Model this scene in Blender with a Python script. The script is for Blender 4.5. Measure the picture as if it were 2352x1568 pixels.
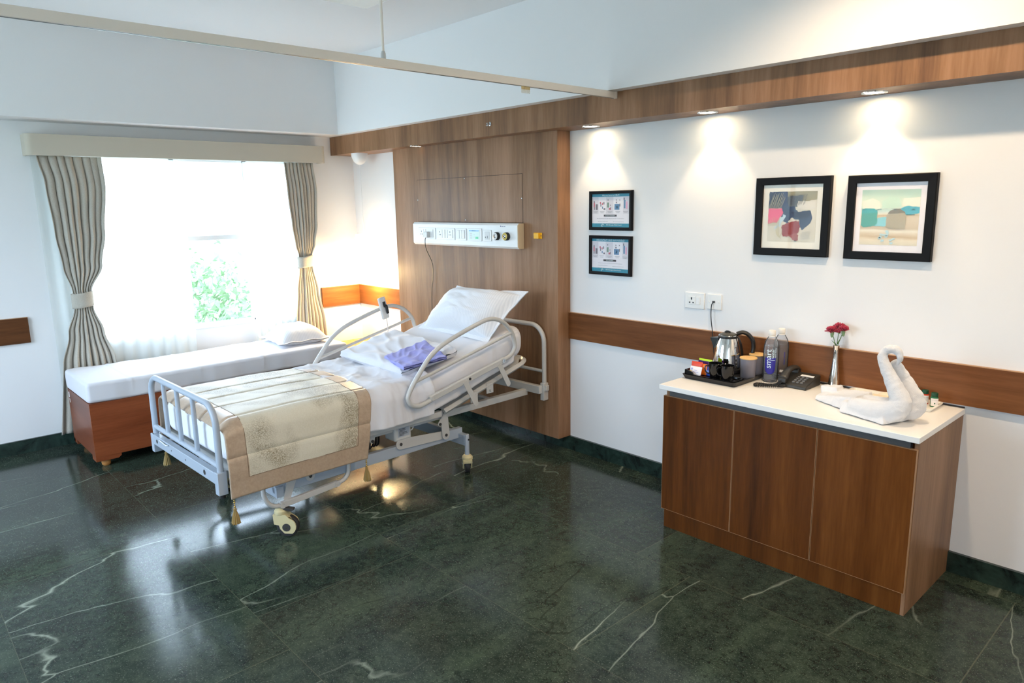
import bpy, math, random
from mathutils import Vector, Matrix, noise
random.seed(7)
for o in list(bpy.data.objects): bpy.data.objects.remove(o)
S = bpy.context.scene
COL = S.collection
PI = math.pi
def srgb(r, g, b):
    f = lambda c: (c / 255 / 12.92) if c / 255 <= .04045 else ((c / 255 + .055) / 1.055) ** 2.4
    return (f(r), f(g), f(b), 1)

# ------------------------------------------------------------------ camera
cam = bpy.data.objects.new('camera', bpy.data.cameras.new('camera')); COL.objects.link(cam)
yaw, pit, rol = .8294, -.1910, -.0175
F = Vector((-math.sin(yaw) * math.cos(pit), math.cos(yaw) * math.cos(pit), math.sin(pit)))
R = Vector((math.cos(yaw), math.sin(yaw), 0)); U = R.cross(F)
R2 = R * math.cos(rol) + U * math.sin(rol); U2 = -R * math.sin(rol) + U * math.cos(rol)
M = Matrix((R2, U2, -F)).transposed().to_4x4(); M.translation = (6.1694, -3.6289, 1.75)
cam.matrix_world = M
cam.data.sensor_width = 36; cam.data.lens = 1634.08 / 2352 * 36; cam.data.clip_end = 200
S.camera = cam
# ------------------------------------------------------------------ world, exposure
W = bpy.data.worlds.new('daylight'); S.world = W; W.use_nodes = True
nt = W.node_tree; bg = nt.nodes['Background']
tc = nt.nodes.new('ShaderNodeTexCoord'); sx = nt.nodes.new('ShaderNodeSeparateXYZ'); rp = nt.nodes.new('ShaderNodeValToRGB')
nt.links.new(tc.outputs['Generated'], sx.inputs[0]); nt.links.new(sx.outputs['Z'], rp.inputs[0]); nt.links.new(rp.outputs[0], bg.inputs[0])
rp.color_ramp.elements[0].position = 0; rp.color_ramp.elements[0].color = (.28, .36, .40, 1)
rp.color_ramp.elements[1].position = .12; rp.color_ramp.elements[1].color = (.66, .80, 1, 1)
bg.inputs[1].default_value = 17.0
S.view_settings.view_transform = 'Standard'; S.view_settings.look = 'None'
S.view_settings.exposure = 0.0; S.view_settings.gamma = 1; S.view_settings.use_curve_mapping = False
S.cycles.use_denoising = True
S.cycles.max_bounces = 10; S.cycles.diffuse_bounces = 5; S.cycles.glossy_bounces = 4; S.cycles.transmission_bounces = 8; S.cycles.transparent_max_bounces = 12
S.cycles.sample_clamp_indirect = 8; S.cycles.caustics_reflective = False; S.cycles.caustics_refractive = False
def portal(loc, rot, sx_, sy_):
    l = bpy.data.lights.new('daylight_portal', 'AREA'); l.shape = 'RECTANGLE'; l.size = sx_; l.size_y = sy_; l.cycles.is_portal = True
    o = bpy.data.objects.new('daylight_portal', l); o.location = loc; o.rotation_euler = rot; COL.objects.link(o)
portal((-.2, -1.5, 1.46), (0, -PI / 2, 0), 1.45, 1.9)
portal((2.0, -5.75, 1.6), (PI / 2, 0, 0), 2.6, 1.9)
portal((7.95, -4.6, 1.6), (0, PI / 2, 0), 1.6, 1.5)
def spot(name, loc, e, ang, col, blend=.5, rad=.03, target=None):
    l = bpy.data.lights.new(name, 'SPOT'); l.energy = e; l.spot_size = math.radians(ang); l.spot_blend = blend; l.color = col; l.shadow_soft_size = rad
    o = bpy.data.objects.new(name, l); o.location = loc; COL.objects.link(o)
    if target: o.rotation_euler = (Vector(target) - Vector(loc)).to_track_quat('-Z', 'Y').to_euler()
    return o

# ------------------------------------------------------------------ materials
def mat(name, col, rough=.5, metal=0, spec=.5, **k):
    m = bpy.data.materials.new(name); m.use_nodes = True; b = m.node_tree.nodes['Principled BSDF']
    b.inputs['Base Color'].default_value = col; b.inputs['Roughness'].default_value = rough; b.inputs['Metallic'].default_value = metal
    b.inputs['Specular IOR Level'].default_value = spec
    for kk, v in k.items(): b.inputs[kk.replace('_', ' ')].default_value = v
    return m
def N(m, t, **k):
    n = m.node_tree.nodes.new(t)
    for kk, v in k.items(): setattr(n, kk, v)
    return n
def lk(m, a, b): m.node_tree.links.new(a, b)
def coords(m, scale=(1, 1, 1), rot=(0, 0, 0)):
    t = N(m, 'ShaderNodeTexCoord'); mp = N(m, 'ShaderNodeMapping'); mp.inputs['Scale'].default_value = scale; mp.inputs['Rotation'].default_value = rot
    lk(m, t.outputs['Object'], mp.inputs[0]); return mp.outputs[0]
def noi(m, vec, scale, detail=4, rough=.55, dist=0):
    n = N(m, 'ShaderNodeTexNoise'); n.inputs['Scale'].default_value = scale; n.inputs['Detail'].default_value = detail
    n.inputs['Roughness'].default_value = rough; n.inputs['Distortion'].default_value = dist; lk(m, vec, n.inputs['Vector']); return n.outputs['Fac']
def ramp(m, fac, stops):
    r = N(m, 'ShaderNodeValToRGB'); e = r.color_ramp.elements
    while len(e) < len(stops): e.new(.5)
    for i, (p, c) in enumerate(stops): e[i].position = p; e[i].color = c
    lk(m, fac, r.inputs[0]); return r.outputs[0]
def mix(m, f, a, b, mode='MIX'):
    n = N(m, 'ShaderNodeMix', data_type='RGBA', blend_type=mode)
    for i, v in ((0, f), (6, a), (7, b)):
        if hasattr(v, 'links'): lk(m, v, n.inputs[i])
        else: n.inputs[i].default_value = v
    return n.outputs[2]
def mth(m, op, a, b=None, c=None):
    n = N(m, 'ShaderNodeMath', operation=op)
    for i, v in enumerate((a, b, c)):
        if v is None: continue
        if hasattr(v, 'links'): lk(m, v, n.inputs[i])
        else: n.inputs[i].default_value = v
    return n.outputs[0]
def bump(m, h, st=.2, d=.01):
    n = N(m, 'ShaderNodeBump'); n.inputs['Strength'].default_value = st; n.inputs['Distance'].default_value = d; lk(m, h, n.inputs['Height'])
    lk(m, n.outputs[0], m.node_tree.nodes['Principled BSDF'].inputs['Normal'])
def setc(m, c): lk(m, c, m.node_tree.nodes['Principled BSDF'].inputs['Base Color'])
G1 = lambda v: (v, v, v, 1)
def wood(name, dark, mid, light, axis='z', rough=.38, big=3.2, sp=.2, wd=.14):
    m = mat(name, mid, rough, spec=sp)
    sc = {'z': (1, 1, .07), 'x': (.07, 1, 1), 'y': (1, .07, 1)}[axis]
    v = coords(m, sc)
    a = noi(m, v, big, 5, .6, .35); b = noi(m, v, 70, 3, .7); c = noi(m, v, 14, 4, .6, .3)
    s = mth(m, 'ADD', mth(m, 'MULTIPLY', a, .62), mth(m, 'ADD', mth(m, 'MULTIPLY', b, .16), mth(m, 'MULTIPLY', c, .22)))
    col = ramp(m, s, [(.5 - wd, dark), (.5, mid), (.5 + wd, light)]); setc(m, col)
    return m
WD = (srgb(72, 42, 22), srgb(106, 64, 34), srgb(134, 86, 50))
wood_v = wood('laminate_upright', srgb(98, 68, 48), srgb(134, 98, 68), srgb(162, 122, 92), 'z', .42, sp=.3, wd=.12)
wood_x = wood('laminate_along_wall', *WD, 'x')
wood_y = wood('laminate_along_window', *WD, 'y')
wood_door = wood('laminate_cabinet', srgb(58, 30, 12), srgb(94, 52, 20), srgb(120, 72, 32), 'z', .3, big=4.5, sp=.1, wd=.14)
wood_red = wood('veneer_red_brown', srgb(92, 44, 24), srgb(128, 66, 38), srgb(152, 86, 52), 'y', .3)
wood_red_x = wood('veneer_red_brown_end', srgb(84, 42, 26), srgb(112, 60, 40), srgb(132, 76, 52), 'x', .3)
wood_light = wood('veneer_light', srgb(150, 98, 50), srgb(184, 126, 70), srgb(206, 150, 92), 'x', .4)
edge_band = mat('edge_banding', srgb(170, 130, 92), .5)
paint = mat('white_wall_paint', srgb(232, 232, 232), .55, spec=.25)
bump(paint, noi(paint, coords(paint), 90, 3), .05, .004)
ceil_paint = mat('ceiling_paint', srgb(232, 232, 232), .7, spec=.2)
alum = mat('white_window_frame', srgb(235, 237, 238), .4)
black = mat('black_frame_lacquer', srgb(20, 20, 22), .5, spec=.12)
black_gloss = mat('black_gloss', srgb(10, 10, 11), .12)
black_matt = mat('black_matt_plastic', srgb(24, 24, 25), .45)
phone_m = mat('phone_plastic', srgb(42, 40, 36), .4)
dark_grey = mat('dark_profile', srgb(62, 62, 62), .4)
white_p = mat('white_plastic', srgb(232, 232, 230), .35)
cream_p = mat('cream_caster_plastic', srgb(204, 192, 150), .4)
rubber = mat('grey_rubber', srgb(44, 44, 46), .6)
stone = mat('white_worktop', srgb(238, 236, 232), .3)
bedpaint = mat('grey_bed_paint', srgb(196, 195, 192), .32)
bedpaint2 = mat('blue_grey_bed_paint', srgb(168, 178, 190), .35)
plast_grey = mat('light_grey_plastic', srgb(206, 206, 204), .4)
steel = mat('polished_steel', srgb(205, 205, 205), .09, 1)
chrome = mat('chrome', srgb(235, 232, 228), .05, 1)
brass = mat('gold_bead', srgb(200, 168, 90), .3, .8)
glassm = mat('clear_glass', (1, 1, 1, 1), .0, Transmission_Weight=1.0, IOR=1.45)
def thin(name, tint, f0, rough=.02, diff=0, dcol=(.8, .8, .8, 1)):
    g = bpy.data.materials.new(name); g.use_nodes = True; t = g.node_tree; t.nodes.remove(t.nodes['Principled BSDF'])
    a = t.nodes.new('ShaderNodeBsdfTransparent'); a.inputs[0].default_value = tint; c = t.nodes.new('ShaderNodeBsdfGlossy'); c.inputs['Roughness'].default_value = rough
    fr = t.nodes.new('ShaderNodeFresnel'); fr.inputs[0].default_value = f0; mx = t.nodes.new('ShaderNodeMixShader'); out = t.nodes['Material Output']; src = a
    if diff:
        d = t.nodes.new('ShaderNodeBsdfDiffuse'); d.inputs[0].default_value = dcol; tl = t.nodes.new('ShaderNodeBsdfTranslucent'); tl.inputs[0].default_value = dcol; q = t.nodes.new('ShaderNodeMixShader'); q.inputs[0].default_value = .5
        t.links.new(d.outputs[0], q.inputs[1]); t.links.new(tl.outputs[0], q.inputs[2]); w = t.nodes.new('ShaderNodeMixShader'); w.inputs[0].default_value = diff; t.links.new(a.outputs[0], w.inputs[1]); t.links.new(q.outputs[0], w.inputs[2]); src = w
    t.links.new(fr.outputs[0], mx.inputs[0]); t.links.new(src.outputs[0], mx.inputs[1]); t.links.new(c.outputs[0], mx.inputs[2]); t.links.new(mx.outputs[0], out.inputs[0]); return g
plastic_clear = thin('clear_bottle_plastic', (.965, .975, .985, 1), 1.16, .03, .12, (.8, .84, .9, 1))
watermat = thin('water', (.96, .98, 1, 1), 1.2, .02)
frost = thin('frosted_glass', (.85, .86, .9, 1), 1.15, .3, .6, srgb(196, 192, 202))
white_c = mat('white_ceramic', srgb(240, 238, 230), .2)
def fabric(name, col, bumps=.25, sc=500, rough=.9, sheen=.2):
    m = mat(name, col, rough, spec=.15, Sheen_Weight=sheen); bump(m, noi(m, coords(m), sc, 2), bumps, .002); return m
sheetm = fabric('white_sheet', srgb(216, 216, 221), .1)
def striped(name, axis, per=.013):
    m = mat(name, G1(.8), .8, spec=.2, Sheen_Weight=.1); v = coords(m)
    s = N(m, 'ShaderNodeSeparateXYZ'); lk(m, v, s.inputs[0])
    w = mth(m, 'SINE', mth(m, 'MULTIPLY', s.outputs['XYZ'.index(axis)], 2 * PI / per))
    setc(m, ramp(m, mth(m, 'MULTIPLY_ADD', w, .5, .5), [(.3, srgb(219, 220, 224)), (.7, srgb(229, 229, 232))])); return m
stripe_x = striped('striped_cotton_across', 'X'); stripe_y = striped('striped_cotton_along', 'Y', .014)
towelm = mat('white_terry', srgb(228, 228, 230), .95, spec=.1, Sheen_Weight=.6)
bump(towelm, noi(towelm, coords(towelm), 420, 3), .6, .006)
curtm = mat('beige_linen', srgb(186, 178, 164), .8, spec=.2, Sheen_Weight=.2)
_v = coords(curtm, (1, 1, .25)); _v2 = coords(curtm, (.3, .3, 1))
setc(curtm, mix(curtm, noi(curtm, _v, 420, 2, .7), mix(curtm, noi(curtm, _v2, 380, 2), srgb(132, 126, 114), srgb(178, 171, 157)), srgb(198, 192, 180)))
pelm = fabric('beige_pelmet_cloth', srgb(196, 188, 172), .12, 600)
sheer = bpy.data.materials.new('sheer_voile'); sheer.use_nodes = True
_n = sheer.node_tree; _n.nodes.remove(_n.nodes['Principled BSDF'])
_t = _n.nodes.new('ShaderNodeBsdfTransparent'); _d = _n.nodes.new('ShaderNodeBsdfTranslucent'); _f = _n.nodes.new('ShaderNodeBsdfDiffuse')
_m1 = _n.nodes.new('ShaderNodeMixShader'); _m2 = _n.nodes.new('ShaderNodeMixShader'); _d.inputs[0].default_value = _f.inputs[0].default_value = (.86, .9, .88, 1)
_m1.inputs[0].default_value = .5; _n.links.new(_d.outputs[0], _m1.inputs[1]); _n.links.new(_f.outputs[0], _m1.inputs[2])
_m2.inputs[0].default_value = .62; _n.links.new(_t.outputs[0], _m2.inputs[1]); _n.links.new(_m1.outputs[0], _m2.inputs[2]); _n.links.new(_m2.outputs[0], _n.nodes['Material Output'].inputs[0])
# bed runner fabrics
quiltm = mat('gold_fleck_brocade', srgb(212, 206, 188), .55, spec=.3, Sheen_Weight=.3)
_v = coords(quiltm); _big = noi(quiltm, _v, 3.4, 2, .5, .3); _fine = noi(quiltm, coords(quiltm, (1, .55, 1)), 260, 4, .95)
_msk = mth(quiltm, 'MULTIPLY', mth(quiltm, 'GREATER_THAN', _fine, .5), ramp(quiltm, _big, [(.42, G1(.0)), (.54, G1(1))]))
setc(quiltm, mix(quiltm, _msk, mix(quiltm, noi(quiltm, _v, 160, 3), srgb(200, 192, 168), srgb(222, 217, 202)), srgb(132, 118, 90))); bump(quiltm, _fine, .25, .002)
satin = mat('tan_satin', srgb(186, 156, 128), .36, spec=.5, Sheen_Weight=.2)
setc(satin, mix(satin, noi(satin, coords(satin, (1, 1, 1)), 60, 4, .7), srgb(156, 132, 110), srgb(196, 174, 150)))
blue_cloth = fabric('lavender_cotton', srgb(150, 152, 214), .1)
leafm = mat('leaf_green', srgb(120, 150, 110), .5); stemm = mat('stem_green', srgb(92, 120, 66), .5)
petalm = mat('crimson_petal', srgb(176, 26, 62), .6, Sheen_Weight=.3)
setc(petalm, mix(petalm, noi(petalm, coords(petalm), 90, 3), srgb(122, 8, 36), srgb(206, 44, 84)))
bamboo = wood('bamboo_lid', srgb(206, 160, 96), srgb(226, 184, 122), srgb(238, 204, 148), 'x', .5)

# green marble floor
marble = mat('green_marble', srgb(40, 55, 50), .12, spec=.25)
m = marble
t_ = N(m, 'ShaderNodeTexCoord'); s_ = N(m, 'ShaderNodeSeparateXYZ'); lk(m, t_.outputs['Object'], s_.inputs[0])
row = mth(m, 'DIVIDE', mth(m, 'ADD', s_.outputs[1], .927), .815); rowi = mth(m, 'FLOOR', row)
colf = mth(m, 'ADD', mth(m, 'DIVIDE', mth(m, 'SUBTRACT', s_.outputs[0], 5.555), 1.43), mth(m, 'MULTIPLY', rowi, .22)); coli = mth(m, 'FLOOR', colf)
cmb = N(m, 'ShaderNodeCombineXYZ'); lk(m, rowi, cmb.inputs[0]); lk(m, coli, cmb.inputs[1])
wn = N(m, 'ShaderNodeTexWhiteNoise'); lk(m, cmb.outputs[0], wn.inputs['Vector'])
off = N(m, 'ShaderNodeVectorMath', operation='MULTIPLY_ADD'); lk(m, wn.outputs['Color'], off.inputs[0]); off.inputs[1].default_value = (9, 9, 9); lk(m, t_.outputs['Object'], off.inputs[2])
V = off.outputs[0]
rot = N(m, 'ShaderNodeMapping'); rot.inputs['Rotation'].default_value = (0, 0, .55); rot.inputs['Scale'].default_value = (1, .25, 1); lk(m, V, rot.inputs[0]); VR = rot.outputs[0]
base = ramp(m, noi(m, VR, 2.6, 9, .68, .7), [(.3, srgb(20, 26, 25)), (.5, srgb(34, 45, 40)), (.7, srgb(58, 72, 58))])
spk = noi(m, V, 150, 3, .8)
vo = N(m, 'ShaderNodeTexVoronoi', feature='DISTANCE_TO_EDGE'); vo.inputs['Scale'].default_value = 30
wv = N(m, 'ShaderNodeVectorMath', operation='ADD'); nz = N(m, 'ShaderNodeTexNoise'); nz.inputs['Scale'].default_value = 14; lk(m, V, nz.inputs['Vector'])
ws = N(m, 'ShaderNodeVectorMath', operation='SCALE'); ws.inputs['Scale'].default_value = .12; lk(m, nz.outputs['Color'], ws.inputs[0]); lk(m, V, wv.inputs[0]); lk(m, ws.outputs[0], wv.inputs[1]); lk(m, wv.outputs[0], vo.inputs['Vector'])
crk = mth(m, 'MULTIPLY', mth(m, 'SMOOTH_MIN', mth(m, 'LESS_THAN', vo.outputs[0], .045), 1, .1), mth(m, 'GREATER_THAN', noi(m, V, 5, 3), .48))
c1 = mix(m, mth(m, 'MULTIPLY', crk, .75), base, srgb(16, 22, 22))
c2 = mix(m, mth(m, 'MULTIPLY', mth(m, 'GREATER_THAN', spk, .62), .42), c1, srgb(150, 160, 146))
def vein(scale, width, thr, dist, vec, seed=0.):
    nn = N(m, 'ShaderNodeTexNoise'); nn.inputs['Scale'].default_value = 1.6; nn.inputs['Detail'].default_value = 5; lk(m, vec, nn.inputs['Vector'])
    sc = N(m, 'ShaderNodeVectorMath', operation='SCALE'); sc.inputs['Scale'].default_value = dist; lk(m, nn.outputs['Color'], sc.inputs[0])
    ad = N(m, 'ShaderNodeVectorMath', operation='ADD'); lk(m, vec, ad.inputs[0]); lk(m, sc.outputs[0], ad.inputs[1])
    q = N(m, 'ShaderNodeTexVoronoi', feature='DISTANCE_TO_EDGE'); q.inputs['Scale'].default_value = scale; lk(m, ad.outputs[0], q.inputs['Vector'])
    l = ramp(m, q.outputs[0], [(0, G1(1)), (width, G1(0))]); k = ramp(m, noi(m, vec, 1.3 + seed, 3), [(thr, G1(0)), (thr + .1, G1(1))])
    return mth(m, 'MULTIPLY', l, k)
mid = ramp(m, noi(m, V, 20, 8, .85, .3), [(.42, G1(0)), (.62, G1(1))])
c2 = mix(m, mth(m, 'MULTIPLY', mid, .42), c2, srgb(80, 94, 78))
c3 = mix(m, mth(m, 'MULTIPLY', vein(.9, .004, .48, .8, VR, .3), .6), c2, srgb(18, 20, 20))
rot2 = N(m, 'ShaderNodeMapping'); rot2.inputs['Rotation'].default_value = (0, 0, -.45); rot2.inputs['Scale'].default_value = (1, .3, 1); rot2.inputs['Location'].default_value = (3, 7, 0); lk(m, V, rot2.inputs[0])
c4 = mix(m, mth(m, 'MULTIPLY', vein(1.1, .0045, .49, .5, rot2.outputs[0]), .75), c3, srgb(158, 166, 150))
rot3 = N(m, 'ShaderNodeMapping'); rot3.inputs['Rotation'].default_value = (0, 0, .9); rot3.inputs['Scale'].default_value = (1, .35, 1); rot3.inputs['Location'].default_value = (1, 2, 0); lk(m, V, rot3.inputs[0])
c5 = mix(m, mth(m, 'MULTIPLY', vein(.8, .003, .5, .6, rot3.outputs[0], .7), .6), c4, srgb(150, 160, 146))
def joint(f): 
    a = mth(m, 'ABSOLUTE', mth(m, 'SUBTRACT', mth(m, 'FRACT', mth(m, 'ADD', f, .5)), .5)); return mth(m, 'LESS_THAN', a, .0016)
jj = mth(m, 'MAXIMUM', joint(row), joint(colf))
setc(m, mix(m, mth(m, 'MULTIPLY', jj, .32), c5, srgb(112, 112, 92)))
rr = mth(m, 'MULTIPLY_ADD', noi(m, V, 3, 4), .10, .09); lk(m, rr, m.node_tree.nodes['Principled BSDF'].inputs['Roughness'])
bump(m, noi(m, t_.outputs['Object'], 2.5, 2), .04, .02)
marble_base = mat('dark_marble_skirting', srgb(30, 44, 40), .2)
setc(marble_base, ramp(marble_base, noi(marble_base, coords(marble_base), 8, 8, .7, .8), [(.35, srgb(18, 27, 26)), (.65, srgb(46, 66, 58))]))

# ------------------------------------------------------------------ mesh helpers
class MB:
    def __init__(s): s.v = []; s.f = []; s.mi = []; s.cur = 0
    def add(s, vs, fs):
        n = len(s.v); s.v += [tuple(x) for x in vs]; s.f += [tuple(i + n for i in f) for f in fs]; s.mi += [s.cur] * len(fs)
    def box(s, x0, x1, y0, y1, z0, z1):
        s.add([(x, y, z) for x in (x0, x1) for y in (y0, y1) for z in (z0, z1)], [(0, 1, 3, 2), (4, 6, 7, 5), (0, 4, 5, 1), (2, 3, 7, 6), (0, 2, 6, 4), (1, 5, 7, 3)])
    def obox(s, c, half, ex, ey, ez):
        c = Vector(c); ex, ey, ez = (Vector(e).normalized() for e in (ex, ey, ez))
        s.add([c + ex * half[0] * a + ey * half[1] * b + ez * half[2] * d for a in (-1, 1) for b in (-1, 1) for d in (-1, 1)], [(0, 1, 3, 2), (4, 6, 7, 5), (0, 4, 5, 1), (2, 3, 7, 6), (0, 2, 6, 4), (1, 5, 7, 3)])
    def prism(s, pts, a, b, axis='x'):
        # pts: 2D outline in the two other axes; extruded from a to b along axis
        def P(p, t): return {'x': (t, p[0], p[1]), 'y': (p[0], t, p[1]), 'z': (p[0], p[1], t)}[axis]
        n = len(pts); s.add([P(p, a) for p in pts] + [P(p, b) for p in pts], [tuple(range(n))[::-1], tuple(range(n, 2 * n))] + [(i, (i + 1) % n, n + (i + 1) % n, n + i) for i in range(n)])
    def tube(s, pts, r, n=12, closed=False, flat=None):
        pts = [Vector(p) for p in pts]; L = len(pts); rs = r if isinstance(r, (list, tuple)) else [r] * L
        up = None; rings = []
        for i, p in enumerate(pts):
            a = pts[(i - 1) % L] if (closed or i > 0) else p; b = pts[(i + 1) % L] if (closed or i < L - 1) else p
            t = (b - a).normalized()
            if up is None: up = Vector((0, 0, 1)) if abs(t.z) < .9 else Vector((1, 0, 0))
            x = t.cross(up)
            if x.length < 1e-5: x = t.cross(Vector((0, 1, .3)))
            x.normalize(); y = x.cross(t).normalized(); up = y
            fx, fy = flat or (1, 1)
            rings.append([p + x * rs[i] * fx * math.cos(2 * PI * k / n) + y * rs[i] * fy * math.sin(2 * PI * k / n) for k in range(n)])
        vs = [q for g in rings for q in g]; fs = []
        for i in range(L if closed else L - 1):
            j = (i + 1) % L
            fs += [(i * n + k, j * n + k, j * n + (k + 1) % n, i * n + (k + 1) % n) for k in range(n)]
        if not closed: fs += [tuple(range(n)), tuple(range((L - 1) * n, L * n))[::-1]]
        s.add(vs, fs)
    def lathe(s, prof, c=(0, 0, 0), n=32, axis=(0, 0, 1), sx=1, sy=1):
        q = Vector((0, 0, 1)).rotation_difference(Vector(axis)); c = Vector(c); vs = []; fs = []; L = len(prof)
        for r, z in prof: vs += [c + q @ Vector((r * sx * math.cos(2 * PI * k / n), r * sy * math.sin(2 * PI * k / n), z)) for k in range(n)]
        for i in range(L - 1): fs += [(i * n + k, i * n + (k + 1) % n, (i + 1) * n + (k + 1) % n, (i + 1) * n + k) for k in range(n)]
        if prof[0][0] > 1e-6: fs.append(tuple(range(n))[::-1])
        if prof[-1][0] > 1e-6: fs.append(tuple(range((L - 1) * n, L * n)))
        s.add(vs, fs)
    def cyl(s, a, b, r, n=16):
        a, b = Vector(a), Vector(b); s.lathe([(r, 0), (r, (b - a).length)], a, n, b - a)
    def ball(s, c, r, n=12, sq=(1, 1, 1)):
        vs = []; fs = []; h = n // 2
        for i in range(h + 1):
            for k in range(n): vs.append((c[0] + r * sq[0] * math.sin(PI * i / h) * math.cos(2 * PI * k / n), c[1] + r * sq[1] * math.sin(PI * i / h) * math.sin(2 * PI * k / n), c[2] + r * sq[2] * math.cos(PI * i / h)))
        for i in range(h): fs += [(i * n + k, (i + 1) * n + k, (i + 1) * n + (k + 1) % n, i * n + (k + 1) % n) for k in range(n)]
        s.add(vs, fs)
    def grid(s, fn, nu, nv, closed_u=False, mi=None):
        n0 = len(s.v); s.v += [tuple(fn(i / nu, j / nv)) for i in range(nu + (0 if closed_u else 1)) for j in range(nv + 1)]
        for i in range(nu):
            for j in range(nv):
                a = i * (nv + 1) + j; b = ((i + 1) % nu if closed_u else i + 1) * (nv + 1) + j
                s.f.append((n0 + a, n0 + b, n0 + b + 1, n0 + a + 1)); s.mi.append(mi((i + .5) / nu, (j + .5) / nv) if mi else s.cur)
    def build(s, name, mats, parent=None, bevel=0, smooth=True, sub=0, solid=0, seg=2, ang=38, loc=None):
        me = bpy.data.meshes.new(name); me.from_pydata(s.v, [], s.f)
        for mm in (mats if isinstance(mats, (list, tuple)) else [mats]): me.materials.append(mm)
        me.polygons.foreach_set('material_index', s.mi)
        me.update(); me.validate()
        if smooth:
            me.polygons.foreach_set('use_smooth', [True] * len(me.polygons)); me.set_sharp_from_angle(angle=math.radians(ang))
        o = bpy.data.objects.new(name, me); COL.objects.link(o); o.parent = parent
        if loc: o.location = loc
        if bevel:
            b = o.modifiers.new('b', 'BEVEL'); b.width = bevel; b.segments = seg; b.limit_method = 'ANGLE'; b.angle_limit = math.radians(40)
        if solid:
            b = o.modifiers.new('s', 'SOLIDIFY'); b.thickness = solid; b.offset = 0
        if sub:
            b = o.modifiers.new('u', 'SUBSURF'); b.levels = b.render_levels = sub
        return o
def T(o, label, cat, group=None, kind=None):
    o['label'] = label; o['category'] = cat
    if group: o['group'] = group
    if kind: o['kind'] = kind
    return o
def ST(o, label=None):
    o['kind'] = 'structure'
    if label: o['label'] = label; o['category'] = label.split()[-1]
    return o
def E(name, loc=(0, 0, 0), rz=0):
    o = bpy.data.objects.new(name, None); o.empty_display_size = .1; o.location = loc; o.rotation_euler = (0, 0, rz); COL.objects.link(o); return o
def txt(name, body, size, mt, parent, loc, rot, align='CENTER', ext=.0003):
    c = bpy.data.curves.new(name, 'FONT'); c.body = body; c.size = size; c.extrude = ext; c.align_x = align; c.align_y = 'CENTER'; c.materials.append(mt); c.resolution_u = 3
    t = bpy.data.objects.new('t', c); COL.objects.link(t); bpy.context.view_layer.update()
    me = bpy.data.meshes.new_from_object(t.evaluated_get(bpy.context.evaluated_depsgraph_get())); me.name = name; bpy.data.objects.remove(t); bpy.data.curves.remove(c)
    o = bpy.data.objects.new(name, me); o.location = loc; o.rotation_euler = rot; o.parent = parent; COL.objects.link(o); return o
def B(name, mt, parent, *boxes, **k):
    b = MB()
    for q in boxes: b.box(*q)
    return b.build(name, mt, parent, **k)
def nz3(x, y, z=0): return noise.noise(Vector((x, y, z)))
def crv(pts, n=8, closed=False):
    """Catmull-Rom through pts"""
    P = [Vector(p) for p in pts]; L = len(P); out = []
    for i in range(L if closed else L - 1):
        p0 = P[i - 1] if (closed or i > 0) else P[0] * 2 - P[1]; p1 = P[i]; p2 = P[(i + 1) % L]
        p3 = P[(i + 2) % L] if (closed or i < L - 2) else P[-1] * 2 - P[-2]
        for k in range(n):
            t = k / n; out.append(.5 * ((2 * p1) + (p2 - p0) * t + (2 * p0 - 5 * p1 + 4 * p2 - p3) * t * t + (3 * p1 - p0 - 3 * p2 + p3) * t ** 3))
    if not closed: out.append(P[-1])
    return out

# ------------------------------------------------------------------ room shell
RX, RY, H = 7.8, -5.6, 3.0
ZB = 2.381
ST(B('floor', marble, None, (-.3, RX + .2, RY - .2, .2, -.1, 0), smooth=False), 'dark green polished marble tile floor')
b = MB()  # window wall with its opening
WY0, WY1, WZ0, WZ1 = -2.42, -.58, .755, 2.2
b.box(-.22, 0, RY - .2, WY0, 0, H); b.box(-.22, 0, WY1, .2, 0, H); b.box(-.22, 0, WY0, WY1, 0, WZ0); b.box(-.22, 0, WY0, WY1, WZ1, H)
ST(b.build('wall_left', paint, smooth=False), 'white painted window wall')
ST(B('wall_right', paint, None, (0, RX, 0, .2, 0, H), smooth=False), 'white painted wall behind the bed and cabinet, spotlit wall')
b = MB(); b.box(0, .7, RY - .2, RY, 0, H); b.box(3.3, RX, RY - .2, RY, 0, H); b.box(.7, 3.3, RY - .2, RY, 0, .65); b.box(.7, 3.3, RY - .2, RY, 2.55, H)
ST(b.build('wall_back', paint, smooth=False), 'white wall behind the viewer')
ST(B('wall_front', paint, None, (RX, RX + .2, -3.85, .2, 0, H), (RX, RX + .2, RY, -5.35, 0, H), (RX, RX + .2, -5.35, -3.85, 0, .8), (RX, RX + .2, -5.35, -3.85, 2.4, H), smooth=False), 'white end wall of the room')
b = MB(); b.box(-.2, RX, RY, .2, H, H + .1); b.box(0, .292, RY, 0, ZB, H); b.box(.292, RX, -.306, 0, ZB, H)
ST(b.build('ceiling', ceil_paint, smooth=False), 'white plaster ceiling with dropped bulkheads')
bb = MB(); bb.box(0, RX, -.018, 0, 0, .1); ST(bb.build('baseboard_right', marble_base, smooth=False), 'dark green marble baseboard under the spotlit wall, baseboard')
bb = MB(); bb.box(0, .018, RY, -.018, 0, .1); ST(bb.build('baseboard_left', marble_base, smooth=False), 'dark green marble baseboard under the window wall, baseboard')
def guard(name, mt, label, *bx):
    b = MB()
    for q in bx: b.cur = 0; b.box(*q, .816, 1.0005); b.cur = 1; b.box(*q, 1.0005, 1.003)
    ST(b.build(name, [mt, edge_band], smooth=False), label)
guard('trim_1', wood_x, 'brown wood wall guard between corner and panel', (0, .8748, -.02, 0))
guard('trim_2', wood_x, 'brown wood wall guard running behind the cabinet', (2.817, 4.655, -.02, 0), (4.657, RX, -.02, 0))
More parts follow.
